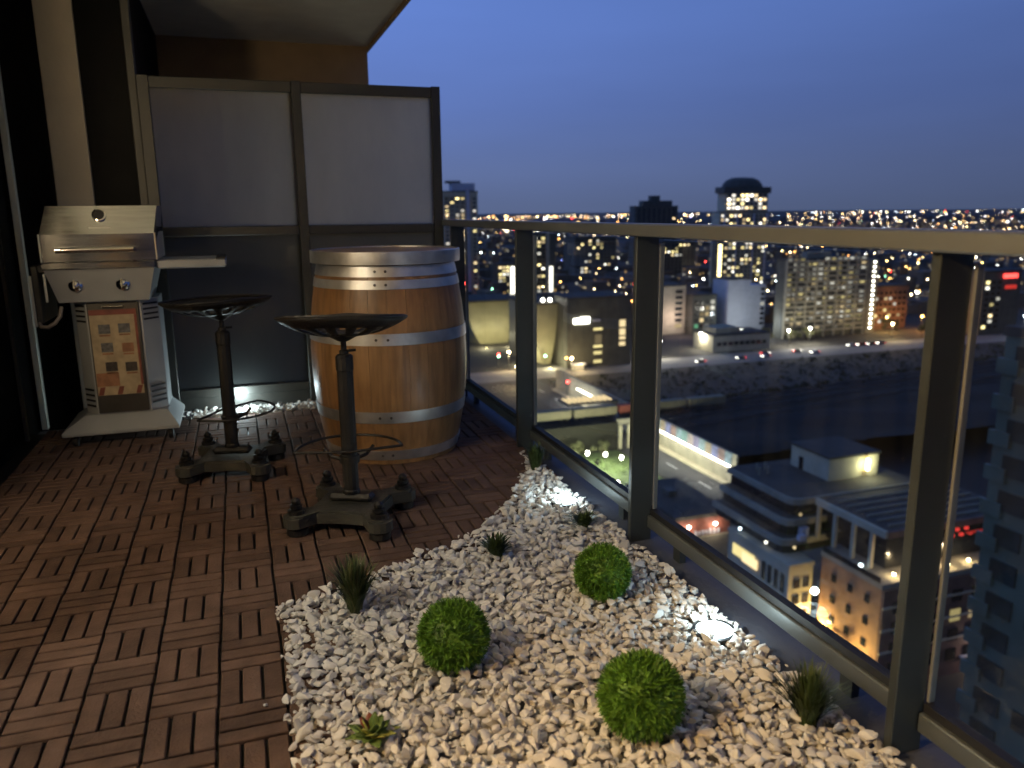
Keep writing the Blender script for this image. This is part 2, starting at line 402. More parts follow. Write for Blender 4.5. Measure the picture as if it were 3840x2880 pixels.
def deck():
    rnd = random.Random(4)
    base = MB().box(GX0, 1.183, .1, 4.60, -.044, -.014).build('deck', M['plastic']); tag(base, 'brown slatted deck tiles in a basket weave', kind='structure')
    hl, hw, hv = .0724, .0203, .0213
    hor = MB().box(-hl, hl, -hw, hw, -.0125, 0, c=.0022).mesh('deck_slat', M['slat'])
    ver = MB().box(-hv, hv, -hl, hl, -.0125, 0, c=.0022).mesh('deck_slat', M['slat'])
    L = []
    for u in range(-7, 9):
        for v in range(-8, 19):
            cx, cy = DX + (u + .5) * BL, DY + (v + .5) * BL
            if cx < GX0 + .04 or cy > 4.6 or cy < .3: continue
            if inside(cx, cy) and edge_dist(cx, cy) > .105: continue
            if cx > 1.17: continue
            for k in (-1, 0, 1):
                if (u + v) % 2 == 0: x, y, me = cx + k * .0495, cy, ver
                else: x, y, me = cx, cy + k * .0495, hor
                if x - .02 < GX0: continue
                # seen from the camera?
                ang = math.degrees(math.atan2(x, y))
                vis = y > 1.15 and -17 < ang < 30
                L.append((0 if vis else 1, math.hypot(x, y), x, y, me))
    L.sort(key=lambda q: q[:2])
    for q in L[:300]:
        link('slat', q[4], base, (q[2], q[3], rnd.uniform(-.0012, .0008)), (rnd.uniform(-.004, .004), rnd.uniform(-.004, .004), rnd.uniform(-.006, .006)))
    b = MB()
    for q in L[300:]:
        T = Matrix.Translation((q[2], q[3], rnd.uniform(-.0012, .0008)))
        a, c = (hl, hw) if q[4] is hor else (hv, hl)
        b.box(-a, a, -c, c, -.0125, 0, M=T, c=.0022)
    o = b.build('far_slats', M['slat'], base); tag(o, kind='stuff')
deck()

# ------------------------------------------------------------------ white gravel
def gravel():
    rng = np.random.default_rng(11); rnd = random.Random(11)
    bm = bmesh.new(); bmesh.ops.create_icosphere(bm, subdivisions=2, radius=1)
    V0 = np.array([v.co[:] for v in bm.verts]); F0 = np.array([[v.index for v in f.verts] for f in bm.faces]); bm.free()
    T = []
    for k in range(16):
        v = V0.copy()
        for j in range(9):
            n = rng.normal(size=3); n /= np.linalg.norm(n); d = rng.uniform(.38, .72)
            s = v @ n; over = np.maximum(s - d, 0); v -= over[:, None] * n * .92
        v *= 1 + rng.normal(size=(len(v), 1)) * .035
        v *= np.array([rng.uniform(1.15, 1.65), rng.uniform(.8, 1.05), rng.uniform(.55, .8)])
        T.append(v)
    SOLAR = [(1.125, 2.69), (1.125, 1.655), (-.05, 4.66)]
    P = []
    def lay(step, z0, z1, s0, s1, keep=1.0):
        for x in np.arange(-.5, 1.21, step):
            for y in np.arange(.5, 4.80, step):
                px, py = x + rnd.uniform(-.5, .5) * step, y + rnd.uniform(-.5, .5) * step
                main = inside(px, py)
                far = 4.605 < py < 4.735 and -.42 < px < 1.1
                if not main:
                    if not far:
                        if not (py < 3.5 and edge_dist(px, py) < .016 and rnd.random() < .15 and px < 1.18): continue
                elif edge_dist(px, py) < .006: continue
                if px > 1.195: continue
                if rnd.random() > keep: continue
                sol = min(math.hypot(px - a, py - b) for a, b in SOLAR)
                if sol < .058 and rnd.random() > .55: continue
                P.append((px, py, rnd.uniform(z0, z1), rnd.uniform(s0, s1)))
    lay(.0235, -.011, .000, .0120, .0175)
    lay(.0255, .004, .015, .0105, .0165)
    lay(.038, .015, .026, .0100, .0160, .75)
    lay(.075, .014, .024, .0165, .0215, .6)
    lay(.016, .004, .016, .0035, .0070, .5)
    for px, py in ((.30, 2.40), (-.02, 1.72)): P.append((px, py, .004, rnd.uniform(.006, .009)))
    NV, NF = len(V0), len(F0)
    n = len(P)
    V = np.empty((n * NV, 3), np.float32); F = np.empty((n * NF, 3), np.int32); att = np.empty(n * NV, np.float32)
    for i, (x, y, z, s) in enumerate(P):
        q = Euler((rnd.gauss(0, .35), rnd.gauss(0, .35), rnd.uniform(0, 6.28))).to_matrix()
        V[i * NV:(i + 1) * NV] = T[rnd.randrange(16)] @ np.array(q).T * s + (x, y, z)
        F[i * NF:(i + 1) * NF] = F0 + i * NV
        att[i * NV:(i + 1) * NV] = rnd.random()
    me = bpy.data.meshes.new('white_gravel')
    me.vertices.add(len(V)); me.vertices.foreach_set('co', V.ravel())
    me.loops.add(len(F) * 3); me.loops.foreach_set('vertex_index', F.ravel())
    me.polygons.add(len(F)); me.polygons.foreach_set('loop_start', np.arange(0, len(F) * 3, 3, dtype=np.int32))
    me.polygons.foreach_set('use_smooth', np.ones(len(F), bool))
    a = me.attributes.new('tone', 'FLOAT', 'POINT'); a.data.foreach_set('value', att)
    me.update(); me.validate()
    try: me.set_sharp_from_angle(angle=R_(30))
    except Exception: pass
    m = pmat('marble_chips', (.70, .67, .62), .75, var=.05, scale=90, bump=.25, bscale=400)
    nt = m.node_tree; b = nt.nodes['Principled BSDF']
    at = nt.nodes.new('ShaderNodeAttribute'); at.attribute_name = 'tone'
    rp = nt.nodes.new('ShaderNodeValToRGB'); nt.links.new(at.outputs['Fac'], rp.inputs[0])
    for p, c in ((.0, (.36, .35, .34)), (1.0, (.80, .79, .76))):
        e = rp.color_ramp.elements[0 if p == 0 else 1]; e.color = (*c, 1)
    e = rp.color_ramp.elements.new(.12); e.color = (.62, .61, .58, 1)
    old = b.inputs['Base Color'].links[0].from_socket
    mx = nt.nodes.new('ShaderNodeMix'); mx.data_type = 'RGBA'; mx.blend_type = 'MULTIPLY'; mx.inputs[0].default_value = .35
    nt.links.new(rp.outputs[0], mx.inputs['A']); nt.links.new(old, mx.inputs['B']); nt.links.new(mx.outputs['Result'], b.inputs['Base Color'])
    me.materials.append(m)
    o = link('white_gravel', me); tag(o, 'white marble chip gravel bed curving along the glass railing', 'gravel', kind='stuff')
    poly = [(x, y) for x, y in GRAVEL]
    tag(MB().prism(poly, -.044, -.013).build('gravel_bed', M['concrete']), kind='structure')
gravel()

# ------------------------------------------------------------------ railing
def railing():
    t = tag(empty('glass_railing', (RX, 2.3, 0)), 'glass balcony railing with metal posts and top rail', 'railing')
    ys = [-1.21, -.04, 1.13, 2.30, 3.47, 4.64]
    off = Vector((-RX, -2.3, 0))
    def part(name, mat, *a, c=0.0, smooth=False):
        return MB().box(*a, M=Matrix.Translation(off), c=c).build(name, mat, t, smooth=smooth)
    part('top_rail', M['rail'], 1.168, 1.268, -2.2, 4.742, 1.026, 1.064, c=.004)
    for y in ys:
        p = part('post', M['post'], 1.20, 1.28, y - .011, y + .011, -.012, 1.024, c=.002)
    for a, b in zip(ys[:-1], ys[1:]):
        part('bottom_rail', M['bottom_rail'], 1.262, 1.298, a + .013, b - .013, .036, .080, c=.003)
        g = part('glass_pane', M['glass'], 1.284, 1.292, a + .020, b - .020, .101, 1.012)
        part('gasket', M['gasket'], 1.272, 1.297, a + .016, b - .016, .0805, .1005)
        part('glazing_bead', M['clip'], 1.281, 1.296, b - .0195, b - .0125, .101, 1.0)
        part('glazing_bead', M['clip'], 1.281, 1.296, a + .0125, a + .0195, .101, 1.0)
        for yy in (a + .2, b - .2):
            part('foot_bracket', M['post'], 1.27, 1.292, yy - .02, yy + .02, -.0115, .0335)
railing()

# ------------------------------------------------------------------ frosted privacy screen
def screen():
    y = 4.76
    t = tag(empty('privacy_screen', (.4, y, 0)), 'frosted glass privacy screen with bronze frame behind grill and barrel', 'screen')
    def part(name, mat, x0, x1, z0, z1, th, c=.003):
        return MB().box(x0 - .4, x1 - .4, -th / 2, th / 2, z0, z1, c=c).build(name, mat, t)
    for x0, x1 in ((-.432, -.374), (.343, .395), (1.130, 1.182)):
        part('post', M['frame'], x0, x1, -.045, 1.818, .050)
    for x0, x1 in ((-.373, .342), (.396, 1.129)):
        part('top_bar', M['frame'], x0, x1, 1.756, 1.814, .044)
        part('middle_bar', M['frame'], x0, x1, .990, 1.040, .044)
        part('bottom_bar', M['frame'], x0, x1, .085, .135, .044)
        part('upper_pane', M['frost'], x0, x1, 1.0405, 1.7555, .008, 0)
        part('lower_pane', M['frost_low'], x0, x1, .1355, .9895, .008, 0)
        part('kick_panel', M['frame'], x0, x1, -.044, .0845, .012, 0)
screen()

# ------------------------------------------------------------------ wine barrel table
def wood_mat():
    m = pmat('oak_staves', (.35, .195, .082), .42, var=.28, scale=5, bump=.12, bscale=40, stretch=(9, 9, .7), obj_var=.08, rvar=.12, world=True, stain=.35)
    nt = m.node_tree; b = nt.nodes['Principled BSDF']
    tc = nt.nodes.new('ShaderNodeTexCoord'); n = nt.nodes.new('ShaderNodeTexNoise'); n.inputs['Scale'].default_value = 3.2; n.inputs['Detail'].default_value = 3
    oi = nt.nodes.new('ShaderNodeObjectInfo'); ad = nt.nodes.new('ShaderNodeVectorMath'); ad.operation = 'ADD'
    nt.links.new(tc.outputs['Object'], ad.inputs[0]); nt.links.new(oi.outputs['Location'], ad.inputs[1]); nt.links.new(ad.outputs[0], n.inputs['Vector'])
    rp = nt.nodes.new('ShaderNodeValToRGB'); nt.links.new(n.outputs[0], rp.inputs[0])
    rp.color_ramp.elements[0].position = .30; rp.color_ramp.elements[0].color = (.50, .40, .30, 1)
    rp.color_ramp.elements[1].position = .52; rp.color_ramp.elements[1].color = (1, 1, 1, 1)
    old = b.inputs['Base Color'].links[0].from_socket
    mx = nt.nodes.new('ShaderNodeMix'); mx.data_type = 'RGBA'; mx.blend_type = 'MULTIPLY'; mx.inputs[0].default_value = .6
    nt.links.new(old, mx.inputs['A']); nt.links.new(rp.outputs[0], mx.inputs['B']); nt.links.new(mx.outputs['Result'], b.inputs['Base Color'])
    b.inputs['Coat Weight'].default_value = .25; b.inputs['Coat Roughness'].default_value = .3
    return m
M['oak'] = wood_mat()
M['hoop'] = pmat('galvanised_hoop', (.78, .79, .79), .40, metal=.85, var=.22, scale=9, bump=.08, bscale=30, rvar=.14, world=True, stain=.35)
M['rivet'] = pmat('rivet', (.14, .13, .12), .4, metal=.8)

def barrel_r(z):
    t = (z - .46) / .46
    return .362 - .056 * t * t - .004 * abs(t) ** 3
def barrel():
    t = tag(empty('wine_barrel', (.645, 3.70, 0), .3), 'oak wine barrel table with galvanised hoops beside the railing', 'barrel')
    n = 26; da = 2 * PI / n
    zs = [.0, .05, .12, .2, .3, .4, .5, .6, .7, .78, .84, .885]
    b = MB()
    outer = [(barrel_r(z), z) for z in zs]; inner = [(barrel_r(z) - .026, z) for z in reversed(zs)]
    prof = outer + inner + [outer[0]]
    k = 4; a0, a1 = -da / 2 + .0018, da / 2 - .0018
    vs = []; fs = []
    for i in range(k + 1):
        a = a0 + (a1 - a0) * i / k
        e = .0012 if i in (0, k) else 0
        for r, z in prof[:-1]: vs.append(((r - e) * math.cos(a), (r - e) * math.sin(a), z))
    m = len(prof) - 1
    for i in range(k):
        for j in range(m):
            j2 = (j + 1) % m
            fs.append((i * m + j, (i + 1) * m + j, (i + 1) * m + j2, i * m + j2))
    fs.append(tuple(range(m))); fs.append(tuple(reversed(range(k * m, (k + 1) * m))))
    me = b.add(vs, fs).mesh('stave', M['oak'], True)
    for i in range(n): link('stave', me, t, rot=(0, 0, i * da))
    for z0, z1 in ((.022, .068), (.200, .252), (.548, .598), (.786, .824), (.838, .884)):
        h = MB().lathe([(barrel_r(z0) + .0005, z0), (barrel_r(z0) + .0035, z0), (barrel_r((z0 + z1) / 2) + .0037, (z0 + z1) / 2), (barrel_r(z1) + .0035, z1), (barrel_r(z1) + .0005, z1)], 72, cap=False).build('hoop', M['hoop'], t, smooth=True)
        for a in (-2.2, -2.06):
            rr = barrel_r((z0 + z1) / 2) + .004
            MB().lathe([(.006, -.001), (.006, .002), (.003, .004)], 10, M=Matrix.Rotation(a, 4, 'Z') @ Matrix.Translation((rr, 0, (z0 + z1) / 2)) @ Matrix.Rotation(PI / 2, 4, 'Y')).build('rivet', M['rivet'], h)
    lid = MB().lathe([(.01, .890), (.336, .890), (.336, .938), (.01, .938)], 72).build('table_top', M['oak'], t)
    MB().lathe([(.3365, .889), (.341, .889), (.342, .915), (.341, .943), (.334, .944), (.334, .9385)], 72, cap=False).build('metal_rim', M['hoop'], lid, smooth=True)
barrel()

# ------------------------------------------------------------------ tractor seat bar stools
M['iron'] = pmat('dark_cast_iron', (.011, .010, .009), .5, metal=.1, var=.4, scale=12, bump=.3, bscale=70)
M['iron_base'] = pmat('worn_iron_base', (.042, .041, .034), .55, metal=.15, var=.35, scale=9, bump=.35, bscale=60)

def stool(name, loc, rz, seat_rz, seat_tilt, ring_dir, label):
    t = tag(empty(name, loc, rz), label, 'bar stool', 'bar stools by the barrel')
    # base plate: a square casting with hollowed sides and round pads at the corners
    h = .150; poly = []
    for k in range(4):
        a = -PI * 3 / 4 + k * PI / 2
        cx, cy = h * math.copysign(1, math.cos(a)), h * math.copysign(1, math.sin(a))
        for j in range(7):
            b = a - 1.35 + 2.7 * j / 6
            poly.append((cx + .047 * math.cos(b), cy + .047 * math.sin(b)))
        am = a + PI / 4
        for s in (-.55, 0, .55):
            dx, dy = math.cos(am), math.sin(am)
            poly.append((dx * (.122 + .012 * abs(s)) - dy * s * .155, dy * (.122 + .012 * abs(s)) + dx * s * .155))
    MB().prism(poly, .034, .070).build('base_plate', M['iron_base'], t)
    inner = [(x * .93, y * .93) for x, y in poly]
    MB().prism(inner, .0705, .078).build('base_rib', M['iron_base'], t)
    MB().box(-.082, .082, -.030, .030, .0785, .108, c=.012).build('column_socket', M['iron'], t)
    for sx in (-1, 1):
        for sy in (-1, 1):
            x, y = sx * h, sy * h
            f = MB().lathe([(.032, 0), (.038, .004), (.038, .026), (.030, .0335)], 16).build('foot', M['iron'], t, loc=(x, y, 0), smooth=True)
            MB().lathe([(.030, .0785), (.030, .092), (.018, .094), (.022, .100), (.022, .110), (.013, .112), (.016, .118), (.016, .126), (.006, .136)], 12).build('corner_knob', M['iron'], t, loc=(x, y, 0))
    # fluted column
    prof = [(.031, .108), (.031, .120), (.0285, .124), (.0285, .560), (.031, .566), (.031, .612), (.024, .620), (.017, .622)]
    MB().lathe(prof, 12).build('column', M['iron'], t)
    MB().lathe([(.0165, .6225), (.0165, .634), (.010, .636), (.010, .668)], 12).build('screw_neck', M['iron'], t)
    MB().tube([(0, 0, .632), (.040, .012, .634)], .005, 6).build('lock_lever', M['iron'], t)
    # foot ring
    fa = ring_dir - rz
    arc = [(.190 * math.cos(fa + PI * (i / 24 - .5)), .190 * math.sin(fa + PI * (i / 24 - .5)), .272) for i in range(25)]
    MB().tube(arc, .0050, 8).build('foot_ring', M['iron'], t, smooth=True)
    MB().tube([arc[0], tuple((Vector(arc[0]) + Vector(arc[-1])) / 2 - Vector((math.cos(fa), math.sin(fa), 0)) * .036), arc[-1]], .0050, 8).build('foot_bar', M['iron'], t, smooth=True)
    for k in (-1, 1):
        a = fa + k * 1.1
        MB().tube([(.030 * math.cos(a), .030 * math.sin(a), .232), (.07 * math.cos(a), .07 * math.sin(a), .240), (.10 * math.cos(a), .10 * math.sin(a), .268)], .006, 6).build('ring_bracket', M['iron'], t)
    MB().lathe([(.0295, .222), (.036, .224), (.036, .250), (.0295, .252)], 14, cap=False).build('ring_collar', M['iron'], t)
    # pan seat, dished, with a raised back and rows of slots
    NR, NA = 14, 64
    vs = []; fs = []
    def P(r, a):
        # y forward negative = front; x sideways
        c, s = math.cos(a), math.sin(a)
        w = .222; d = .205 if s > 0 else .165
        ex = 2.5
        q = (abs(c) ** ex + abs(s) ** ex) ** (-1 / ex)
        x, y = w * r * q * c, d * r * q * s
        z = .690 + .060 * r ** 2.6 * (1 + .38 * max(s, 0)) - .010 * max(-s, 0) * r * r
        if s < 0: z += .006 * math.exp(-(c / .25) ** 2) * r ** 2     # pommel
        return (x, y, z)
    for i in range(NR + 1):
        for j in range(NA): vs.append(P(max(i / NR, .004), 2 * PI * j / NA))
    for i in range(NR):
        for j in range(NA):
            slot = (i in (7, 8, 9, 10) and j % 4 in (0, 1)) or (i in (3, 4, 5) and j % 8 in (0, 1, 2))
            if slot: continue
            fs.append((i * NA + j, i * NA + (j + 1) % NA, (i + 1) * NA + (j + 1) % NA, (i + 1) * NA + j))
    piv = Matrix.Translation((0, 0, .68)) @ Matrix.Rotation(seat_rz - rz, 4, 'Z') @ Matrix.Rotation(seat_tilt, 4, 'X') @ Matrix.Translation((0, 0, -.68))
    o = MB().add(vs, fs, M=piv).build('seat', M['iron'], t, smooth=True)
    md = o.modifiers.new('thickness', 'SOLIDIFY'); md.thickness = .006; md.offset = -1
    rim = [P(1.0, 2 * PI * j / NA) for j in range(NA)]
    MB().tube(rim, .0055, 6, M=piv, closed=True).build('seat_rim', M['iron'], o, smooth=True)
    MB().lathe([(.012, .665), (.020, .668), (.060, .690), (.060, .695)], 16, M=piv).build('seat_bracket', M['iron'], t)
    return t
stool('bar_stool', (.325, 2.795, 0), R_(-27), R_(165), R_(2), R_(84), 'dark iron tractor seat bar stool standing in front of the barrel')
stool('bar_stool', (-.09, 3.575, 0), R_(-15), R_(35), R_(-7), R_(-40), 'dark iron tractor seat bar stool between the grill and the barrel')

# ------------------------------------------------------------------ gas grill
M['steel'] = pmat('brushed_steel', (.40, .41, .41), .14, metal=1.0, var=.12, scale=5, stretch=(1, 1, 14), rvar=.08)
M['steel_dark'] = pmat('dark_steel', (.10, .095, .08), .4, metal=.7, var=.2)
M['chrome'] = pmat('chrome', (.75, .73, .68), .10, metal=1.0, var=.05, rvar=.04)
M['cabinet'] = pmat('silver_paint', (.42, .44, .44), .42, metal=.25, var=.08)
M['louver'] = pmat('louver_black', (.012, .012, .012), .6)
M['pb_red'] = pmat('banner_red', (.20, .055, .035), .6, var=.3, scale=20)
M['pb_beige'] = pmat('banner_beige', (.42, .33, .20), .6, var=.2, scale=25)
M['pb_grey'] = pmat('banner_grey', (.12, .12, .12), .6, var=.5, scale=60)
M['pb_dark'] = pmat('banner_dark', (.045, .035, .03), .6, var=.5, scale=60)
M['pb_orange'] = pmat('banner_rust', (.30, .14, .07), .6, var=.3, scale=30)
M['hose'] = pmat('pale_hose', (.24, .21, .18), .5)

def grill():
    cx, cy = -.585, 4.39
    t = tag(empty('gas_grill', (cx, cy, 0)), 'stainless steel gas grill on a pedestal with its lid closed', 'grill')
    T = Matrix.Translation((-cx, -cy, 0))
    def part(name, mat, b, parent=t, smooth=False): return b.build(name, mat, parent, smooth=smooth)
    def frustum(b, a, c):
        (x0, x1, y0, y1, z0), (X0, X1, Y0, Y1, z1) = a, c
        return b.add([(x0, y0, z0), (x1, y0, z0), (x1, y1, z0), (x0, y1, z0), (X0, Y0, z1), (X1, Y0, z1), (X1, Y1, z1), (X0, Y1, z1)],
                     [(3, 2, 1, 0), (4, 5, 6, 7), (0, 1, 5, 4), (1, 2, 6, 5), (2, 3, 7, 6), (3, 0, 4, 7)], M=T)
    # base tray with sloping skirt
    b = MB().box(-.872, -.345, 4.185, 4.640, .058, .080, M=T, c=.004)
    frustum(b, (-.868, -.349, 4.189, 4.636, .0805), (-.775, -.398, 4.268, 4.575, .142))
    part('base_tray', M['cabinet'], b)
    for x in (-.82, -.39):
        for y in (4.23, 4.59):
            MB().lathe([(.022, -.011), (.025, -.008), (.025, .008), (.022, .011)], 14, M=T @ Matrix.Translation((x, y, .026)) @ Matrix.Rotation(PI / 2, 4, 'Y')).build('caster', M['louver'], t)
            MB().box(x - .006, x + .006, y - .006, y + .006, .030, .0575, M=T).build('caster_fork', M['chrome'], t)
    # pedestal with bevelled corners
    poly = [(-.772, 4.330), (-.715, 4.262), (-.472, 4.262), (-.398, 4.345), (-.398, 4.560), (-.772, 4.560)]
    ped = part('pedestal', M['cabinet'], MB().prism(poly, .1425, .705, M=T))
    for (ax, ay), (bx, by) in (((-.772, 4.330), (-.715, 4.262)), ((-.472, 4.262), (-.398, 4.345))):
        d = Vector((bx - ax, by - ay, 0)); ln = d.length; ang = math.atan2(d.y, d.x)
        for z in (.185, .212, .239, .266, .605, .630, .655, .680):
            MB().box(-ln * .40, ln * .40, -.004, .0, -.0045, .0045, M=T @ Matrix.Translation(((ax + bx) / 2, (ay + by) / 2, z)) @ Matrix.Rotation(ang, 4, 'Z')).build('louver', M['louver'], ped)
    part('front_door', M['steel_dark'], MB().box(-.708, -.480, 4.250, 4.2605, .150, .695, M=T, c=.003))
    part('door_handle', M['chrome'], MB().tube([(-.640, 4.2435, .676), (-.640, 4.236, .676), (-.548, 4.236, .676), (-.548, 4.2435, .676)], .004, 8, M=T), smooth=True)
    # printed banner on the door
    bn = part('banner', M['pb_beige'], MB().box(-.702, -.494, 4.2465, 4.2495, .240, .662, M=T))
    def pr(name, mat, x0, x1, z0, z1): return MB().box(x0, x1, 4.2445, 4.246, z0, z1, M=T).build(name, mat, bn)
    pr('red_band', M['pb_red'], -.702, -.494, .636, .662)
    pr('red_side', M['pb_red'], -.505, -.494, .285, .635)
    pr('rust_field', M['pb_orange'], -.700, -.600, .285, .352)
    for k, (x, z, mt) in enumerate(((-.668, .590, 'pb_grey'), (-.580, .592, 'pb_grey'), (-.664, .500, 'pb_grey'), (-.572, .496, 'pb_orange'), (-.654, .405, 'pb_dark'), (-.566, .400, 'pb_dark'))):
        pr('picture', M[mt], x, x + .052, z - .045, z)
        pr('caption', M['pb_orange'], x + .002, x + .050, z - .058, z - .050)
    for k in range(3):
        x = -.545 + .0
    for k in range(5):
        b = MB(); x = -.700 + k * .042
        b.add([(x, 4.2445, .242), (x + .022, 4.2445, .242), (x + .034, 4.2445, .282), (x + .012, 4.2445, .282), (x, 4.246, .242), (x + .022, 4.246, .242), (x + .034, 4.246, .282), (x + .012, 4.246, .282)],
              [(0, 1, 2, 3), (7, 6, 5, 4), (0, 4, 5, 1), (1, 5, 6, 2), (2, 6, 7, 3), (3, 7, 4, 0)], M=T)
        b.build('stripe', M['pb_red'] if k % 2 == 0 else M['pb_beige'], bn)
    # burner box / control panel
    b = frustum(MB(), (-.815, -.425, 4.215, 4.56, .7055), (-.855, -.385, 4.178, 4.60, .862))
    part('control_panel', M['cabinet'], b)
    part('panel_lip', M['steel'], MB().box(-.862, -.378, 4.165, 4.60, .8625, .897, M=T, c=.004))
    for x in (-.733, -.531):
        k = MB().lathe([(.030, 0), (.030, .006), (.021, .010), (.019, .030), (.014, .034)], 20, M=T @ Matrix.Translation((x, 4.196, .785)) @ Matrix.Rotation(PI / 2 - .24, 4, 'X')).build('knob', M['chrome'], t, smooth=True)
        MB().box(-.004, .004, -.02, .02, .034, .040, M=T @ Matrix.Translation((x, 4.196, .785)) @ Matrix.Rotation(PI / 2 - .24, 4, 'X')).build('knob_grip', M['steel_dark'], k)
    # lid: upright front, sloping upper band, flat top
    x0, x1 = -.852, -.372; X0, X1 = -.822, -.352
    prof = [(4.172, .8975), (4.172, 1.022), (4.215, 1.150), (4.50, 1.150), (4.60, 1.02), (4.60, .8975)]
    n = len(prof); vs = [(x0, y, z) if z < 1.1 else (X0, y, z) for y, z in prof] + [(x1, y, z) if z < 1.1 else (X1, y, z) for y, z in prof]
    fs = [tuple(range(n)), tuple(range(2 * n - 1, n - 1, -1))] + [(i, n + i, n + (i + 1) % n, (i + 1) % n) for i in range(n)]
    lid = part('lid', M['steel'], MB().add(vs, fs, M=T))
    part('lid_trim', M['alu'], MB().box(-.8575, -.8525, 4.165, 4.60, .8980, 1.024, M=T), lid)
    part('lid_trim', M['column'], MB().box(-.3715, -.3655, 4.165, 4.60, .8980, 1.024, M=T), lid)
    part('handle', M['chrome'], MB().tube([(-.785, 4.125, .952), (-.46, 4.125, .952)], .013, 12, M=T), lid, True)
    for x in (-.775, -.470):
        MB().tube([(x, 4.1715, .952), (x, 4.130, .952)], .009, 10, M=T).build('handle_post', M['chrome'], lid, smooth=True)
    sl = math.atan2(1.150 - 1.022, 4.215 - 4.172)
    Q = T @ Matrix.Translation((-.600, 4.1985, 1.106)) @ Matrix.Rotation(PI - sl, 4, 'X')
    th = MB().lathe([(.026, .0008), (.030, .002), (.030, .010), (.024, .012)], 24, M=T @ Matrix.Translation((-.600, 4.2002, 1.106)) @ Matrix.Rotation(sl, 4, 'X')).build('thermometer', M['chrome'], lid, smooth=True)
    MB().lathe([(.0235, .0122), (.012, .0128), (.002, .0128)], 20, M=T @ Matrix.Translation((-.600, 4.2002, 1.106)) @ Matrix.Rotation(sl, 4, 'X')).build('dial', M['louver'], th)
    MB().box(-.047, .047, -.0045, .0045, .0005, .003, M=T @ Matrix.Translation((-.600, 4.1815, 1.050)) @ Matrix.Rotation(sl, 4, 'X')).build('name_plate', M['alu'], lid)
    # shelves
    part('side_shelf', M['cabinet'], MB().box(-.3775, -.060, 4.200, 4.555, .852, .892, M=T, c=.006))
    part('shelf_cap', M['louver'], MB().box(-.105, -.062, 4.2, 4.555, .8925, .900, M=T))
    part('folded_shelf', M['steel_dark'], MB().box(-.912, -.884, 4.20, 4.54, .615, .880, M=T, c=.004))
    part('shelf_edge', M['alu'], MB().box(-.924, -.9125, 4.20, 4.215, .60, .835, M=T))
    part('shelf_hinge', M['steel_dark'], MB().box(-.8835, -.8625, 4.22, 4.52, .85, .88, M=T))
    part('panel_edge', M['alu'], MB().box(-.8585, -.8485, 4.172, 4.176, .715, .845, M=T @ Matrix.Shear('XY', 4, (0, 0))))
    part('gas_hose', M['hose'], MB().tube([(-.905, 4.21, .62), (-.895, 4.19, .600), (-.865, 4.18, .598), (-.835, 4.18, .615), (-.812, 4.19, .645), (-.808, 4.22, .685)], .009, 8, M=T), smooth=True)
grill()

# ------------------------------------------------------------------ plants in the gravel
def leaf_mat(name, a, b, obj=True):
    m = pmat(name, a, .55, var=.3, scale=40, col2=b)
    return m
M['ball_green'] = leaf_mat('boxwood_green', (.055, .150, .010), (.120, .270, .022))
M['tuft_green'] = leaf_mat('grass_green', (.030, .062, .014), (.075, .105, .030))
M['tuft_yellow'] = leaf_mat('grass_olive', (.085, .095, .028), (.150, .150, .060))
M['succ_green'] = leaf_mat('succulent_green', (.060, .130, .022), (.16, .22, .05))
M['succ_yellow'] = leaf_mat('succulent_lime', (.22, .26, .04), (.34, .36, .08))
M['succ_red'] = leaf_mat('succulent_red', (.16, .035, .020), (.24, .07, .04))
M['stem'] = pmat('plant_stem', (.06, .06, .025), .7)

def grass_ball(loc, r, label, seed):
    rnd = random.Random(seed)
    t = tag(empty('grass_ball', loc), label, 'plant', 'round topiary balls in the gravel')
    c = r * .86
    b = MB()
    bm = bmesh.new(); bmesh.ops.create_icosphere(bm, subdivisions=3, radius=r * .86)
    vs = [(v.co * (1 + rnd.uniform(-.05, .05)) + Vector((0, 0, c)))[:] for v in bm.verts]; fs = [tuple(v.index for v in f.verts) for f in bm.faces]; bm.free()
    b.add(vs, fs).build('core', M['ball_green'], t)
    b = MB()
    for i in range(5200):
        z = rnd.uniform(-.9, 1); a = rnd.uniform(0, 2 * PI); q = math.sqrt(1 - z * z)
        n = Vector((q * math.cos(a), q * math.sin(a), z))
        p = n * r * rnd.uniform(.78, .90)
        d = (n + Vector((rnd.gauss(0, .45), rnd.gauss(0, .45), rnd.gauss(0, .45)))).normalized()
        s = d.cross(Vector((rnd.gauss(0, 1), rnd.gauss(0, 1), rnd.gauss(0, 1)))).normalized() * r * .020
        e = p + d * r * rnd.uniform(.10, .24)
        if e.length > r * 1.07: e = e.normalized() * r * rnd.uniform(.99, 1.07)
        o = Vector((0, 0, c))
        b.add([p - s + o, p + s + o, e + s * .5 + o, e - s * .5 + o], [(0, 1, 2, 3)])
    b.build('blades', M['ball_green'], t)
    MB().lathe([(.006, -.035), (.006, .03)], 8).build('stem', M['stem'], t)
grass_ball((.928, 1.935, .010), .083, 'bright green grass ball nearest the glass railing', 1)
grass_ball((.430, 1.735, .006), .090, 'bright green grass ball nearest the wooden deck', 2)
grass_ball((.745, 1.355, .004), .094, 'largest bright green grass ball, closest to the camera', 3)

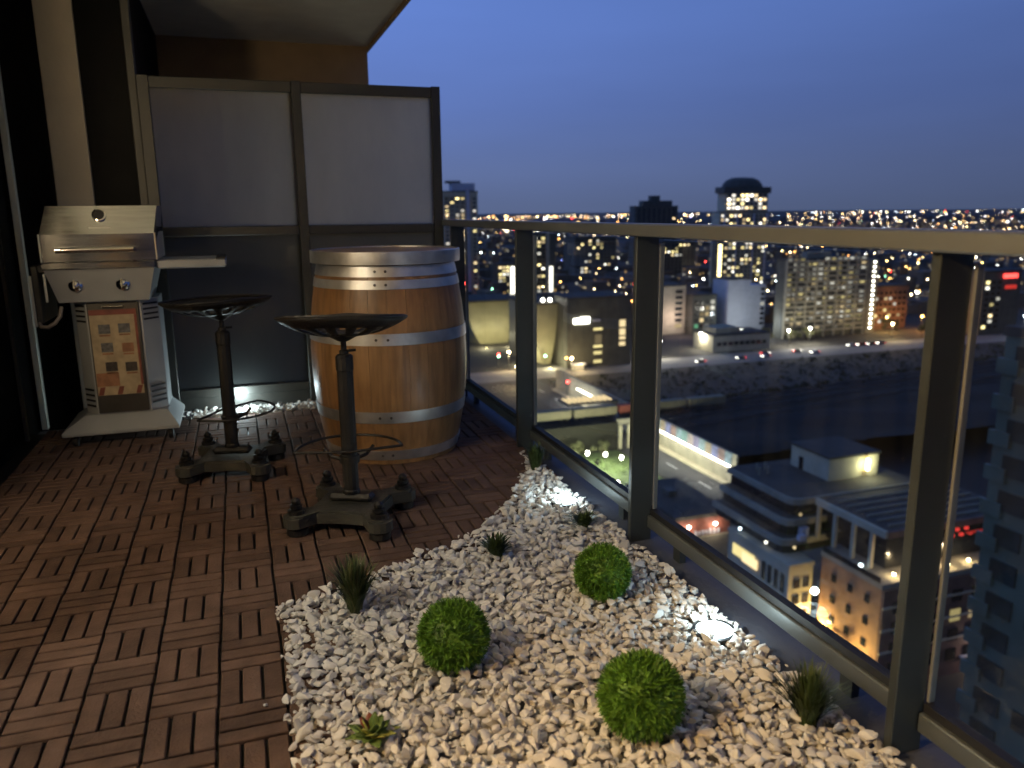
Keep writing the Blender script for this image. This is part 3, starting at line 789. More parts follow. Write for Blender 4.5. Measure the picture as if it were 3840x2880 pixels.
def tuft(loc, h, n, spread, label, seed, mats=('tuft_green', 'tuft_yellow'), w=.0035, curl=.5):
    rnd = random.Random(seed)
    t = tag(empty('grass_tuft', loc), label, 'plant', 'grass tufts in the gravel')
    for mi, mn in enumerate(mats):
        b = MB()
        for i in range(n if mi == 0 else n // 2):
            a = rnd.uniform(0, 2 * PI); out = rnd.uniform(.05, 1) * spread; hh = h * rnd.uniform(.55, 1.05)
            base = Vector((math.cos(a), math.sin(a), 0)) * rnd.uniform(0, .018)
            dirv = Vector((math.cos(a + rnd.gauss(0, .5)), math.sin(a + rnd.gauss(0, .5)), 0))
            side = Vector((-dirv.y, dirv.x, 0)) * w * rnd.uniform(.6, 1.2)
            K = 4; vs = []
            for k in range(K + 1):
                s = k / K
                p = base + dirv * out * (s ** 1.6) + Vector((0, 0, hh * s * (1 - curl * .35 * s * s * out / max(spread, 1e-3))))
                ww = side * (1 - s * .85)
                vs += [p - ww, p + ww]
            b.add(vs, [(2 * k, 2 * k + 1, 2 * k + 3, 2 * k + 2) for k in range(K)])
        b.build('blades', M[mn], t)
    MB().lathe([(.012, -.03), (.010, .012)], 10).build('stem', M['stem'], t)
tuft((.235, 2.085, .008), .165, 420, .075, 'olive grass tuft upright at the corner of the deck', 11)
tuft((.715, 2.285, .010), .085, 130, .055, 'small dark leafy tuft on the curved gravel edge', 12, ('tuft_green', 'tuft_green'), .008, .8)
tuft((1.085, 2.420, .010), .062, 200, .062, 'low dark grass tuft between the middle post and the far ground light', 13, ('tuft_green', 'tuft_green'), .004, .9)
tuft((1.150, 3.080, .008), .125, 260, .055, 'dark grass tuft at the narrow far end of the gravel', 14, ('tuft_green', 'tuft_green'), .004)
tuft((1.095, 1.245, .006), .135, 420, .066, 'spiky green grass tuft next to the nearest railing post', 15, ('tuft_green', 'tuft_green'), .0032, .4)

def succulent():
    rnd = random.Random(5)
    t = tag(empty('succulent', (.190, 1.505, .008)), 'small red and lime green leafy plant near the bottom edge', 'plant')
    def leaf(a, out, up, ln, w, mat):
        d = Vector((math.cos(a), math.sin(a), 0)); s = Vector((-d.y, d.x, 0))
        vs = []; K = 5
        for k in range(K + 1):
            q = k / K; ww = w * math.sin(PI * min(1, .12 + .88 * q) ** .8) * .5 + .0008
            p = d * (.006 + out * q) + Vector((0, 0, .012 + up * q - .010 * q * q))
            vs += [p - s * ww, p + Vector((0, 0, -.003)), p + s * ww]
        fs = []
        for k in range(K):
            for j in (0, 1): fs.append((3 * k + j, 3 * k + j + 1, 3 * k + 4 + j, 3 * k + 3 + j))
        o = MB().add(vs, fs).build('leaf', mat, t, smooth=True)
        md = o.modifiers.new('thickness', 'SOLIDIFY'); md.thickness = .002
    for i in range(26):
        a = i * 2.399; r = .014 + .040 * (1 - i / 26)
        mt = 'succ_red' if (1.2 < a % (2 * PI) < 2.6 and i > 6) else ('succ_yellow' if i % 5 == 0 else 'succ_green')
        leaf(a, r * rnd.uniform(.9, 1.1), .018 + .040 * i / 26, .05, rnd.uniform(.020, .028), M[mt])
    MB().lathe([(.007, -.03), (.006, .03)], 8).build('stem', M['stem'], t)
succulent()

# ------------------------------------------------------------------ solar ground lights
M['led'] = emat('cool_led', (.80, .97, 1.0), 9)
M['led_lens'] = emat('led_lens', (.78, .95, 1.0), 5)
M['darkmetal'] = pmat('dark_housing', (.03, .03, .03), .4, metal=.5)
def ground_light(loc, label, power, tilt=0, h=.060):
    t = tag(empty('ground_light', loc), label, 'light', 'solar ground lights')
    MB().lathe([(.050, -.030), (.058, -.004), (.058, .004), (.049, .005)], 28, cap=False).build('housing', M['darkmetal'], t, smooth=True)
    lens = MB().lathe([(.0485, .003), (.030, .006), (.002, .007)], 28).build('lens', M['led_lens'], t, smooth=True)
    for k in range(4):
        a = k * PI / 2 + .4
        MB().lathe([(.009, .0065), (.008, .010), (.002, .012)], 10, M=Matrix.Translation((.024 * math.cos(a), .024 * math.sin(a), 0))).build('led', M['led'], lens, smooth=True)
    l = bpy.data.lights.new('ground_light_glow', 'POINT'); l.energy = power; l.color = (.76, .95, 1.0); l.shadow_soft_size = .012
    lo = bpy.data.objects.new('ground_light_glow', l); COL.objects.link(lo); lo.parent = t; lo.location = (0, 0, h)
ground_light((1.125, 2.690, .006), 'glowing white ground light in the gravel near the middle railing post', .9)
ground_light((1.125, 1.655, .006), 'glowing white ground light in the gravel near the nearest railing post', 1.0)
ground_light((1.120, .640, .006), 'white ground light in the gravel past the bottom right corner', 1.2)
ground_light((-.050, 4.660, .010), 'glowing white ground light shining up the frosted screen', 3.2, h=.07)

# ================================================================== the city below
# ------------------------------------------------------------------ city materials
M['conc_pale'] = pmat('pale_concrete', (0.540, 0.479, 0.317), .85, var=.15, scale=.3)
M['conc_grey'] = pmat('grey_concrete', (0.326, 0.299, 0.212), .85, var=.2, scale=.3)
M['conc_dark'] = pmat('dark_cladding', (0.099, 0.096, 0.072), .6, var=.25, scale=.3)
M['roof_dark'] = pmat('roof_membrane', (0.066, 0.059, 0.045), .85, var=.35, scale=.25)
M['white_clad'] = pmat('white_cladding', (.55, .56, .60), .7, var=.08, scale=.3)
M['brick_orange'] = pmat('orange_brick', (0.375, 0.206, 0.106), .85, var=.2, scale=.6)
M['brick_red'] = pmat('red_brick', (.22, .070, .045), .85, var=.25, scale=.6)
M['brick_brown'] = pmat('brown_brick', (0.168, 0.091, 0.070), .85, var=.25, scale=.6)
M['olive_tile'] = pmat('glazed_tile', (.36, .33, .19), .5, var=.12, scale=.2)
M['teal_glass'] = pmat('teal_tower', (.135, .160, .105), .35, var=.25, scale=.2)
M['teal_window'] = pmat('teal_window', (.030, .042, .034), .3, var=.5, scale=.3)
M['win_dark'] = pmat('dark_window', (.014, .017, .022), .15, var=.3)
M['slab_edge'] = pmat('balcony_band', (0.437, 0.385, 0.262), .8, var=.15, scale=.4)
M['dark_house'] = pmat('dark_house', (.140, .110, .080), .9, var=.4, scale=.05)
M['steel_pole'] = pmat('lamp_pole', (.10, .10, .10), .5, metal=.4)
M['tree_leaf'] = pmat('city_tree_leaf', (.060, .060, .022), .8, var=.4, scale=.8)
M['tree_bark'] = pmat('city_tree_bark', (.06, .045, .03), .9)
M['paint_white'] = pmat('road_paint', (.60, .60, .56), .8, var=.15, scale=2)
E_ = dict(warm=(1, .74, .40), white=(1, .93, .80), cool=(.80, .93, 1.0), orange=(1, .42, .10), amber=(1, .58, .18), red=(1, .06, .05), green=(.35, 1, .55), blue=(.30, .35, 1.0), yellow=(1, .80, .35))
GL = {}
def glow(c, s, sample=False):
    k = (c, s, sample)
    if k not in GL: GL[k] = emat('glow_%s_%d' % (c, len(GL)), E_[c], s, sample)
    return GL[k]

def lamp_light(parent, loc, power, col, name, size=.3):
    l = bpy.data.lights.new(name, 'POINT'); l.energy = power; l.color = E_[col] if isinstance(col, str) else col; l.shadow_soft_size = size
    o = bpy.data.objects.new(name, l); COL.objects.link(o); o.parent = parent; o.location = loc
    return o

# ------------------------------------------------------------------ streets and ground levels
plane('road', 60, 900, 312, 334, ZG + .04, M['road_pale'])          # road with traffic beyond the railway
plane('side_road', 104, 117, 100, 312, ZG + .05, M['asphalt'])      # road dipping under the railway
plane('far_road', 100, 900, 575, 590, ZG + .04, M['road_pale'])
plane('near_street', 66, 84, 60, 170, ZG + .06, M['asphalt'])
plane('park', 60, 103, 172, 206, ZG + .05, M['lawn'])
def railway_field():
    r = random.Random(9); NX, NY = 110, 26; vs = []; fs = []
    for i in range(NX + 1):
        x = 117.65 + (900 - 117.65) * (i / NX) ** 1.6
        yf = 219 + (x - 117.6) * .1425
        for j in range(NY + 1):
            q = j / NY
            y = 166 + (yf + 16 - 166) * q
            over = max(0, y - yf)
            z = -60.6 - over * .53 + r.uniform(-.28, .28) + .35 * math.sin(x * .07 + y * .21)
            vs.append((x, y + (r.uniform(-1, 1) if 0 < j else 0), max(z, ZG - .3) if j < NY else ZG - .3))
    for i in range(NX):
        for j in range(NY): fs.append((i * (NY + 1) + j, (i + 1) * (NY + 1) + j, (i + 1) * (NY + 1) + j + 1, i * (NY + 1) + j + 1))
    o = MB().add(vs, fs).build('railway_field', M['field'], smooth=True); tag(o, kind='structure')
    b = MB()
    for k in range(2600):
        x = 119 + 420 * r.random() ** 1.5; yf = 219 + (x - 117.6) * .1425
        if k % 2: y = yf + r.gauss(3, 5); z = -60.6 - max(0, y - yf) * .53
        else: y = r.uniform(yf + 16, 308); z = ZG
        c = Vector((x, y, z)); sz = r.uniform(.5, 1.5)
        for _ in range(5):
            d = Vector((r.gauss(0, 1), r.gauss(0, 1), abs(r.gauss(0, .8)))) * sz * .6; u = Vector((r.gauss(0, 1), r.gauss(0, 1), r.gauss(0, 1))).normalized() * sz * .5; w = Vector((r.gauss(0, 1), r.gauss(0, 1), r.gauss(0, 1))).normalized() * sz * .4
            b.add([c + d - u, c + d + w, c + d + u, c + d - w], [(0, 1, 2, 3)])
    o = b.build('railway_scrub', M['scrub']); tag(o, 'low dark scrub along the railway banks', 'scrub', kind='stuff')
M['scrub'] = pmat('scrub', (.038, .042, .020), .9, var=.4, scale=.3)
railway_field()
o = MB().box(20, 103.4, 207, 226, ZG, -60.6).build('railway_embankment', M['field']); tag(o, kind='structure')
for k in range(9):
    y = 150 + k * 17
    plane('lane_marking', 110.3, 110.7, y, y + 6, ZG + .09, M['paint_white'])

def underpass():
    t = tag(empty('retaining_wall', (117.3, 218, ZG)), 'lit retaining wall with a painted mural strip along the underpass road', 'wall')
    T = Matrix.Translation((-117.3, -218, -ZG))
    MB().box(117.0, 117.6, 166, 290, ZG, -60.45, M=T).build('wall_body', M['conc_grey'], t)
    cols = [(.16, .30, .36), (.30, .14, .10), (.13, .16, .42), (.34, .24, .10), (.20, .36, .40), (.15, .12, .30), (.40, .30, .28), (.10, .30, .28)]
    rnd = random.Random(3)
    for k in range(14):
        y = 168 + k * 3.1
        mt = pmat('mural_%d' % k, tuple(.5 * c + .07 for c in cols[k % 8]), .7, var=.5, scale=.9)
        MB().box(116.80, 116.99, y, y + 3.05, -63.9, -60.5, M=T).build('mural_panel', mt, t)
    led = glow('white', 9.0, True)
    for y0, y1 in ((168, 171), (171.4, 184), (184.4, 200), (200.4, 210), (249, 257), (257.4, 268)):
        MB().box(116.5, 116.9, y0, y1, -64.3, -64.0, M=T).build('light_strip', led, t)
    MB().box(115.2, 116.99, 160, 290, ZG + .02, ZG + .5, M=T).build('kerb', M['conc_pale'], t)
underpass()

def rail_bridge():
    t = tag(empty('rail_bridge', (110, 214, ZG)), 'concrete rail bridge over the underpass road carrying freight wagons', 'bridge')
    T = Matrix.Translation((-110, -214, -ZG))
    MB().box(103.5, 117.0, 208, 219, -61.6, -60.5, M=T).build('deck_slab', M['conc_dark'], t)
    MB().box(103.5, 117.0, 207.6, 207.95, -61.6, -59.9, M=T).build('parapet', M['conc_grey'], t)
    lit = glow('warm', 1.1)  # glowing bars stand for underpass light coming up between the decks
    for k in range(9):
        x = 99.5 + k * 1.85
        MB().box(x, x + .85, 235, 241.5, -60.9, -60.6, M=T @ Matrix.Shear('XY', 4, (0, 0))).build('lit_gap', lit, t)
    MB().box(98.6, 116.9, 234.2, 242.2, -61.5, -60.92, M=T).build('gap_deck', M['conc_dark'], t)
    for k in range(5):
        MB().box(104.0 + k * 2.9, 104.9 + k * 2.9, 206.8, 207.55, ZG, -61.6, M=T).build('pier', M['conc_pale'], t)
    for yy, pw in ((-4, 900), (-14, 900), (-22, 900), (-30, 900), (-38, 900), (-46, 900), (40, 900), (48, 900), (58, 900)): lamp_light(t, (2.5, yy, 4.6), pw, (1, .95, .85), 'underpass_light')
rail_bridge()

def wagons():
    M['wagon_tan'] = pmat('tan_wagon', (.26, .22, .13), .7, var=.2, scale=.4)
    M['wagon_red'] = pmat('red_wagon', (.30, .075, .045), .7, var=.2, scale=.4)
    def wagon(x, ln, mat, label):
        t = tag(empty('freight_wagon', (x, 213.3, -60.5)), label, 'wagon', 'freight wagons on the rail bridge')
        MB().box(-ln / 2, ln / 2, -1.4, 1.4, 1.0, 3.6, c=.15).build('body', mat, t)
        MB().box(-ln / 2 + .3, ln / 2 - .3, -1.0, 1.0, .75, .98).build('underframe', M['conc_dark'], t)
        for k in range(int(ln // 2)):
            MB().box(-ln / 2 + .6 + k * 2, -ln / 2 + .75 + k * 2, -1.5, -1.41, 1.0, 3.5).build('rib', mat, t)
        for sx in (-1, 1):
            for d in (-.9, .9):
                MB().lathe([(.45, -1.0), (.45, 1.0)], 14, M=Matrix.Translation((sx * (ln / 2 - 2) + d, 0, .45)) @ Matrix.Rotation(PI / 2, 4, 'X')).build('wheel', M['conc_dark'], t)
        return t
    wagon(83.5, 14.2, M['wagon_tan'], 'tan freight wagon at the left end of the train')
    wagon(98.6, 14.2, M['wagon_tan'], 'tan freight wagon just left of the red one')
    wagon(110.2, 7.0, M['wagon_red'], 'short red freight wagon on the bridge')
    wagon(122.6, 14.2, M['wagon_tan'], 'tan freight wagon just right of the red one')
    wagon(137.4, 13.4, M['wagon_tan'], 'tan freight wagon at the right end of the train')
wagons()
o = MB().box(20, 900, 210.4, 210.5, -60.45, -60.3).build('rail_track', M['steel_pole']); tag(o, kind='structure')
M['ballast'] = pmat('track_ballast', (.060, .055, .048), .9, var=.35, scale=.4)
for d in (-2.5, -8, -14, -22):
    for e in (-.75, .75):
        o = MB().prism([(118, 216 + d + e), (300, 242 + d + e), (900, 327 + d + e), (900, 327.12 + d + e), (300, 242.12 + d + e), (118, 216.12 + d + e)], -60.2, -59.9).build('rail_track', M['steel_pole']); tag(o, kind='structure')

# ------------------------------------------------------------------ small city things
def park_lamp(x, y, label, h=4.0, s=34):
    t = tag(empty('park_lamp', (x, y, ZG)), label, 'lamp post', 'globe lamps in the park')
    MB().lathe([(.12, 0), (.07, .4), (.05, h - .4)], 8).build('pole', M['steel_pole'], t)
    MB().lathe([(.1, h - .4), (.34, h - .15), (.42, h + .2), (.34, h + .55), (.05, h + .7)], 12).build('globe', glow('white', s), t, smooth=True)
    lamp_light(t, (0, 0, h + 1.2), 4200, (.95, 1, .72), 'park_lamp_light')
k = (70.1 - 4.2) / 70.1
for (x, y), lab in (((88.1, 208.1), 'leftmost of the four white globe lamps in a row in the park'), ((93.5, 206.6), 'second from left of the four globe lamps in a row in the park'),
                    ((98.0, 203.7), 'third from left of the four globe lamps in a row in the park'), ((101.0, 199.2), 'rightmost of the four globe lamps in a row in the park'), ((90.1, 179.5), 'single globe lamp below the row of four in the park')):
    park_lamp(x * k, y * k, lab)

def tree(x, y, h, r, label, seed, mat='tree_leaf', z=ZG, n=420):
    rnd = random.Random(seed)
    t = tag(empty('street_tree', (x, y, z)), label, 'tree', 'street trees')
    b = MB().tube([(0, 0, 0), (.1, 0, h * .35), (0, .1, h * .8)], [.22, .16, .05], 6)
    for i in range(4):
        a = rnd.uniform(0, 6.28); b.tube([(0, 0, h * .3 + i * h * .1), (math.cos(a) * r * .7, math.sin(a) * r * .7, h * .55 + i * h * .1)], [.1, .03], 5)
    b.build('trunk', M['tree_bark'], t)
    b = MB(); cl = [(Vector((rnd.gauss(0, r * .45), rnd.gauss(0, r * .45), h * rnd.uniform(.45, .95))), r * rnd.uniform(.3, .5)) for _ in range(9)]
    for i in range(n):
        c, q = rnd.choice(cl)
        d = Vector((rnd.gauss(0, 1), rnd.gauss(0, 1), rnd.gauss(0, 1))).normalized()
        p = c + d * q * rnd.uniform(.5, 1)
        u = Vector((rnd.gauss(0, 1), rnd.gauss(0, 1), rnd.gauss(0, 1))).normalized() * r * .10; w = u.cross(d).normalized() * r * .08
        b.add([p - u, p + w, p + u, p - w], [(0, 1, 2, 3)])
    b.build('crown', M[mat], t)
for i, (x, y, h, r, lab) in enumerate(((81.5, 203, 5, 2.4, 'tree just behind the leftmost park lamp'), (88.5, 203, 5.5, 2.6, 'tree behind the middle park lamps'), (95.5, 201, 5, 2.5, 'tree behind the right park lamps'),
        (84, 184, 5, 2.8, 'dark tree below the row of park lamps'), (101, 183, 6, 3, 'tree at the park corner by the side road'),
        (79.3, 100.5, 8, 3.2, 'street tree at the foot of the white corner building'), (79.6, 93, 8, 3.4, 'tree lit yellow at the foot of the orange brick wall'), (79.8, 87, 8, 3.2, 'tree lit yellow nearest the brick corner'),
        (262, 352, 9, 4, 'tree beside the white blank slab building'), (274, 347, 9, 4.2, 'left of two trees in front of the long apartment block'), (288, 350, 8, 4, 'right of two trees in front of the long apartment block'),
        (345, 352, 9, 4.5, 'tree right of the lit stair column'), (356, 340, 9, 5, 'tree near the amber street lamp on the right'), (372, 342, 8, 4.5, 'tree behind the nearest railing post on the far road'))):
    tree(x, y, h, r, lab, 40 + i)

def make_car(loc, rz, col, label):
    t = tag(empty('car', loc, rz), label, 'car', 'cars on the road beyond the railway')
    mt = pmat('car_paint_' + col[0], col[1], .3, metal=.3, var=.05)
    b = MB(); prof = [(-2.2, .35), (-2.25, .75), (-1.9, .92), (-1.2, 1.0), (-.6, 1.42), (.9, 1.45), (1.6, 1.02), (2.2, .85), (2.25, .4)]
    vs = [(x, -.88, z) for x, z in prof] + [(x, .88, z) for x, z in prof]; n = len(prof)
    b.add(vs, [tuple(range(n)), tuple(range(2 * n - 1, n - 1, -1))] + [(i, n + i, n + (i + 1) % n, (i + 1) % n) for i in range(n)])
    b.build('body', mt, t)
    MB().box(-.75, 1.0, -.90, .90, 1.05, 1.36).build('side_windows', M['win_dark'], t)
    for x in (-1.4, 1.4):
        for y in (-.8, .8):
            MB().lathe([(.33, -.12), (.33, .12)], 12, M=Matrix.Translation((x, y, .33)) @ Matrix.Rotation(PI / 2, 4, 'X')).build('wheel', M['louver'], t)
    for y in (-.62, .62):
        MB().box(-2.34, -2.22, y - .22, y + .22, .6, .86).build('headlight', glow('white', 14), t)
        MB().box(2.22, 2.32, y - .22, y + .22, .66, .9).build('taillight', glow('red', 8), t)
CC = dict(w=(.5, .5, .5), d=(.03, .03, .035), r=(.25, .03, .03), g=(.15, .15, .16))
for x, y, rz, c, lab in ((202, 319, 0, 'd', 'dark car at the left end of the lit road, headlights on'), (225, 320, 0, 'g', 'grey car in front of the podium, headlights on'), (239, 320, .1, 'w', 'pale car right of the podium, headlights on'),
                    (243, 326, PI, 'd', 'dark car showing red tail lights beside the podium'), (262, 326, PI, 'd', 'dark car with bright red tail lights at the junction'), (268, 320, 0, 'w', 'pale car following close at the junction, headlights on'),
                    (299, 330, 0, 'w', 'leftmost parked car in the row before the apartment block'), (305, 329.5, 0, 'r', 'second parked car from the left in the row before the apartment block'), (311.5, 329.5, 0, 'd', 'third parked car in the row before the apartment block'), (318, 329.5, 0, 'g', 'rightmost parked car in the row before the apartment block')):
    make_car((x, y, ZG + .05), rz, (c, CC[c]), lab)

def street_lamp(x, y, col, label, h=9, s=40, light=0, r=.5, group='street lamps'):
    t = tag(empty('street_lamp', (x, y, ZG)), label, 'street lamp', group)
    key = ('pole', h)
    if key not in GL: GL[key] = MB().lathe([(.16, 0), (.08, h)], 6).mesh('pole', M['steel_pole'])
    link('pole', GL[key], t)
    key = ('head', h, col, s, r)
    if key not in GL: GL[key] = MB().lathe([(.1, h), (r, h + .2), (r, h + .2 + r), (.1, h + .3 + r)], 8).mesh('lamp_head', glow(col, s))
    link('lamp_head', GL[key], t)
    if light: lamp_light(t, (0, -1, h - .6), light, col, 'street_lamp_light')
for x, y, c, lab in ((112, 334, 'warm', 'street lamp at the crossing beside the barrel'), (132, 309, 'warm', 'street lamp at the corner before the black cube'), (104, 300, 'warm', 'street lamp on the far side of the underpass road'), (165, 337, 'warm', 'street lamp at the right corner of the black cube'), (190, 336, 'white', 'street lamp at the left end of the lit road'), (221, 350, 'white', 'left white lamp behind the podium'), (229, 356, 'cool', 'bluish lamp behind the podium'), (247, 352, 'white', 'right white lamp behind the podium'),
        (268, 341, 'white', 'bright white street lamp before the apartment block'), (284, 344, 'white', 'brightest street lamp in front of the apartment block'), (335, 340, 'warm', 'street lamp right of the parked cars'),
        (352, 362, 'amber', 'large amber lamp right of the apartment block'), (374, 358, 'orange', 'amber lamp just right of the nearest railing post'), (402, 350, 'yellow', 'yellow lamp by the dark tower on the right'), (430, 338, 'cool', 'greenish lamp at the far right of the road')):
    street_lamp(x, y, c, lab, 8, 42, 7000, .55)

def signal(x, y, label, cols, h=6):
    t = tag(empty('traffic_light', (x, y, ZG)), label, 'traffic light', 'traffic lights at the crossing')
    MB().lathe([(.15, 0), (.1, h - 1.4)], 8).build('pole', M['steel_pole'], t)
    MB().box(-.35, .35, -.25, .25, h - 1.38, h + .1, c=.05).build('signal_head', M['conc_dark'], t)
    for i, c in enumerate(cols):
        if c: MB().lathe([(.42, 0), (.3, .25), (.05, .35)], 10, M=Matrix.Translation((0, -.26, h - .2 - .5 * i)) @ Matrix.Rotation(PI / 2, 4, 'X')).build('signal_lens', glow(c, 22), t)
signal(109, 340, 'traffic light showing red above its green below near the barrel', ('red', 'red', 'green'), 7)
signal(126, 340, 'left of two green traffic lights below the olive building', (None, None, 'green'))
signal(131, 338, 'right of two green traffic lights below the olive building', (None, None, 'green'))
signal(116.5, 277, 'red traffic light over the underpass road', ('red', None, None))
signal(137, 327, 'amber traffic light before the dark block', (None, 'orange', None))

# ------------------------------------------------------------------ buildings
WM = {}
def wmesh(w, h, mat, axis):
    k = (round(w, 2), round(h, 2), mat.name, axis)
    if k not in WM:
        b = MB()
        if axis == 'y': b.box(-w / 2, w / 2, -.12, .02, -h / 2, h / 2)
        else: b.box(-.12, .02, -w / 2, w / 2, -h / 2, h / 2)
        WM[k] = b.mesh('window', mat)
    return WM[k]
def wins(t, base, face, a0, a1, z0, z1, nc, nr, w, h, lit, rnd, cols=('warm', 'white', 'yellow'), s=2.2, dark=True, skip=None, dmat='win_dark'):
    """windows on the -y face (face=('y', y)) or the -x face (face=('x', x)); a is the coordinate along the face"""
    ax, pos = face
    for c in range(nc):
        for r in range(nr):
            if skip and skip(c, r): continue
            on = rnd.random() < lit
            if not on and not dark: continue
            mt = glow(rnd.choice(cols), s * rnd.choice((.25, .4, .6, 1.1))) if on else M[dmat]
            a = a0 + (a1 - a0) * (c + .5) / nc; z = z0 + (z1 - z0) * (r + .5) / nr
            p = (a - base[0], pos - base[1], z - base[2]) if ax == 'y' else (pos - base[0], a - base[1], z - base[2])
            link('window', wmesh(w, h, mt, ax), t, p)
def block(name, label, x0, x1, y0, y1, zt, wall, roofmat=None, cat='building', z0=ZG, group=None, parapet=.8):
    base = ((x0 + x1) / 2, y0, z0)
    t = tag(empty(name, base), label, cat, group)
    T = Matrix.Translation((-base[0], -base[1], -base[2]))
    MB().box(x0, x1, y0, y1, z0, zt, M=T).build('wall', wall, t)
    if parapet: MB().box(x0 - .15, x1 + .15, y0 - .15, y1 + .15, zt + .01, zt + parapet, M=T).build('roof', roofmat or M['roof_dark'], t)
    return t, base, T
def boxpart(t, T, name, mat, *a, c=0): return MB().box(*a, M=T, c=c).build(name, mat, t)

rn = random.Random(21)
# residential tower left of the first railing post
t, B, T = block('residential_tower', 'tall pale residential tower rising above the rail next to the screen', 164, 194, 657, 668, 18, M['conc_pale'])
boxpart(t, T, 'penthouse', M['white_clad'], 172, 192, 658, 667, 18.9, 25)
boxpart(t, T, 'mechanical_box', M['conc_dark'], 168, 180, 659, 666, 25.05, 27)
boxpart(t, T, 'fin', M['white_clad'], 184, 186.5, 655.5, 657, ZG, 22)
for i in range(27): boxpart(t, T, 'floor_band', M['slab_edge'], 163.5, 183.9, 656.0, 656.95, -66.5 + i * 3.1, -65.7 + i * 3.1)
wins(t, B, ('y', 656.9), 165, 183, -66, 14, 4, 24, 2.4, 1.5, .42, rn, s=3.2)
wins(t, B, ('y', 656.9), 188, 194, -66, 14, 1, 24, 2.2, 1.5, .35, rn, s=3.2)
# twin framed office tower between first and second post
t, B, T = block('office_tower', 'grey glazed tower with bright upright light strips between the first posts', 228, 254, 629, 655, -17, M['conc_dark'])
boxpart(t, T, 'frame_edge', M['conc_pale'], 245, 247.5, 628.2, 629, ZG, -16)
boxpart(t, T, 'light_strip', glow('white', 2.6), 247.6, 250.5, 628.2, 629, -66, -44)
wins(t, B, ('y', 628.9), 229, 244, -66, -19, 4, 15, 2.6, 1.6, .40, rn, s=2.8)
t, B, T = block('strip_lit_building', 'dark building with one bright white upright strip left of the first post', 205, 221, 640, 655, -42, M['conc_dark'])
boxpart(t, T, 'light_strip', glow('white', 3.4), 217, 220.5, 639.2, 640, -67, -44)
wins(t, B, ('y', 639.9), 206, 216, -66, -43, 3, 8, 2.4, 1.5, .5, rn)
# curved tiled concert building
def curved():
    t = tag(empty('curved_building', (125, 360, ZG)), 'olive tiled building with swooping curved walls lit from below', 'building')
    T = Matrix.Translation((-125, -360, -ZG))
    def vol(x0, x1, y0, y1, z0, z1, fl, name):
        b = MB(); n = 14; vs = []
        for i in range(n + 1):
            q = i / n; z = z0 + (z1 - z0) * q
            e = fl * (1 - q) ** 2
            vs += [(x0 + e, y0 + e * .5, z), (x1 - e * .3, y0 + e * .5, z), (x1, y1, z), (x0, y1, z)]
        fs = [(4 * i + j, 4 * i + (j + 1) % 4, 4 * i + 4 + (j + 1) % 4, 4 * i + 4 + j) for i in range(n) for j in range(4)] + [(3, 2, 1, 0), (4 * n, 4 * n + 1, 4 * n + 2, 4 * n + 3)]
        b.add(vs, fs, M=T); o = b.build(name, M['olive_tile'], t, smooth=True)
        return o
    vol(112, 139, 404, 430, ZG, -45.2, 9, 'curved_wall')
    vol(125, 137.5, 339, 372, ZG, -40.5, 7, 'curved_wall')
    vol(139, 146, 352, 372, ZG, -47, 3, 'curved_wall')
    MB().box(108, 142, 400, 432, -45.1, -44.2, M=T).build('roof', M['roof_dark'], t)
    MB().box(124, 140, 338, 374, -40.4, -39.6, M=T).build('roof', M['roof_dark'], t)
    for x, y, p in ((120, 395, 5200), (133, 394, 5200), (131, 331, 4200), (122, 345, 4200)):
        u = MB().lathe([(.25, 0), (.35, .5)], 8, M=T @ Matrix.Translation((x, y, ZG))).build('uplight', glow('yellow', 6), t)
        lamp_light(u, (x - 125, y - 360, 3), p, (1, .88, .55), 'uplight_glow')
    for x in (131.0, 134.6):
        MB().lathe([(.1, 0), (.7, .3), (.7, 1.3), (.1, 1.6)], 10, M=T @ Matrix.Translation((x, 341, -39.5))).build('roof_lamp', glow('white', 16), t)
curved()
# dark block with glowing sign
t, B, T = block('dark_block', 'black cube building with a glowing white wall sign', 137.8, 170, 328, 352, -37.5, M['conc_dark'])
boxpart(t, T, 'sign', glow('white', 7, True), 140.8, 148.6, 327.4, 327.9, -48.6, -46.2)
boxpart(t, T, 'sign', glow('white', 7, True), 144.2, 148.6, 327.4, 327.9, -46.19, -45.7)
boxpart(t, T, 'sign_ghost', M['white_clad'], 150, 154, 327.5, 327.9, -48, -47)
for z, h in ((-49.5, 3.2), (-53.5, 3.0), (-56.3, 1.4), (-59.0, 1.8)):
    link('window', wmesh(3.0, h, glow('warm', 1.0), 'y'), t, (165.4 - B[0], -.05, z - B[2]))
for z in (-51.5, -59.5): link('window', wmesh(4.4, 1.0, glow('yellow', 1.2), 'y'), t, (153 - B[0], -.05, z - B[2]))
link('window', wmesh(3.4, 4.2, glow('warm', .16), 'y'), t, (153.2 - B[0], -.05, -56.2 - B[2]))
for z in (-62.5, -66.5): link('window', wmesh(4.0, 1.4, glow('yellow', .9), 'y'), t, (153 - B[0], -.05, z - B[2]))
# lit kiosk / bus at the foot of the block
t = tag(empty('bus_shelter', (141, 322, ZG)), 'small lit shelter with a pale roof at the foot of the black cube', 'shelter')
MB().box(-3.2, 3.2, -1.5, 1.5, 3.0, 3.3).build('roof', M['white_clad'], t); MB().box(-3, 3, 1.2, 1.4, .1, 2.98).build('back_wall', glow('warm', .8), t)
for x in (-2.9, 2.9): MB().box(x - .08, x + .08, -1.4, -1.2, .05, 2.98).build('post', M['steel_pole'], t)
lamp_light(t, (0, -2.5, 4.5), 2500, 'warm', 'shelter_light')
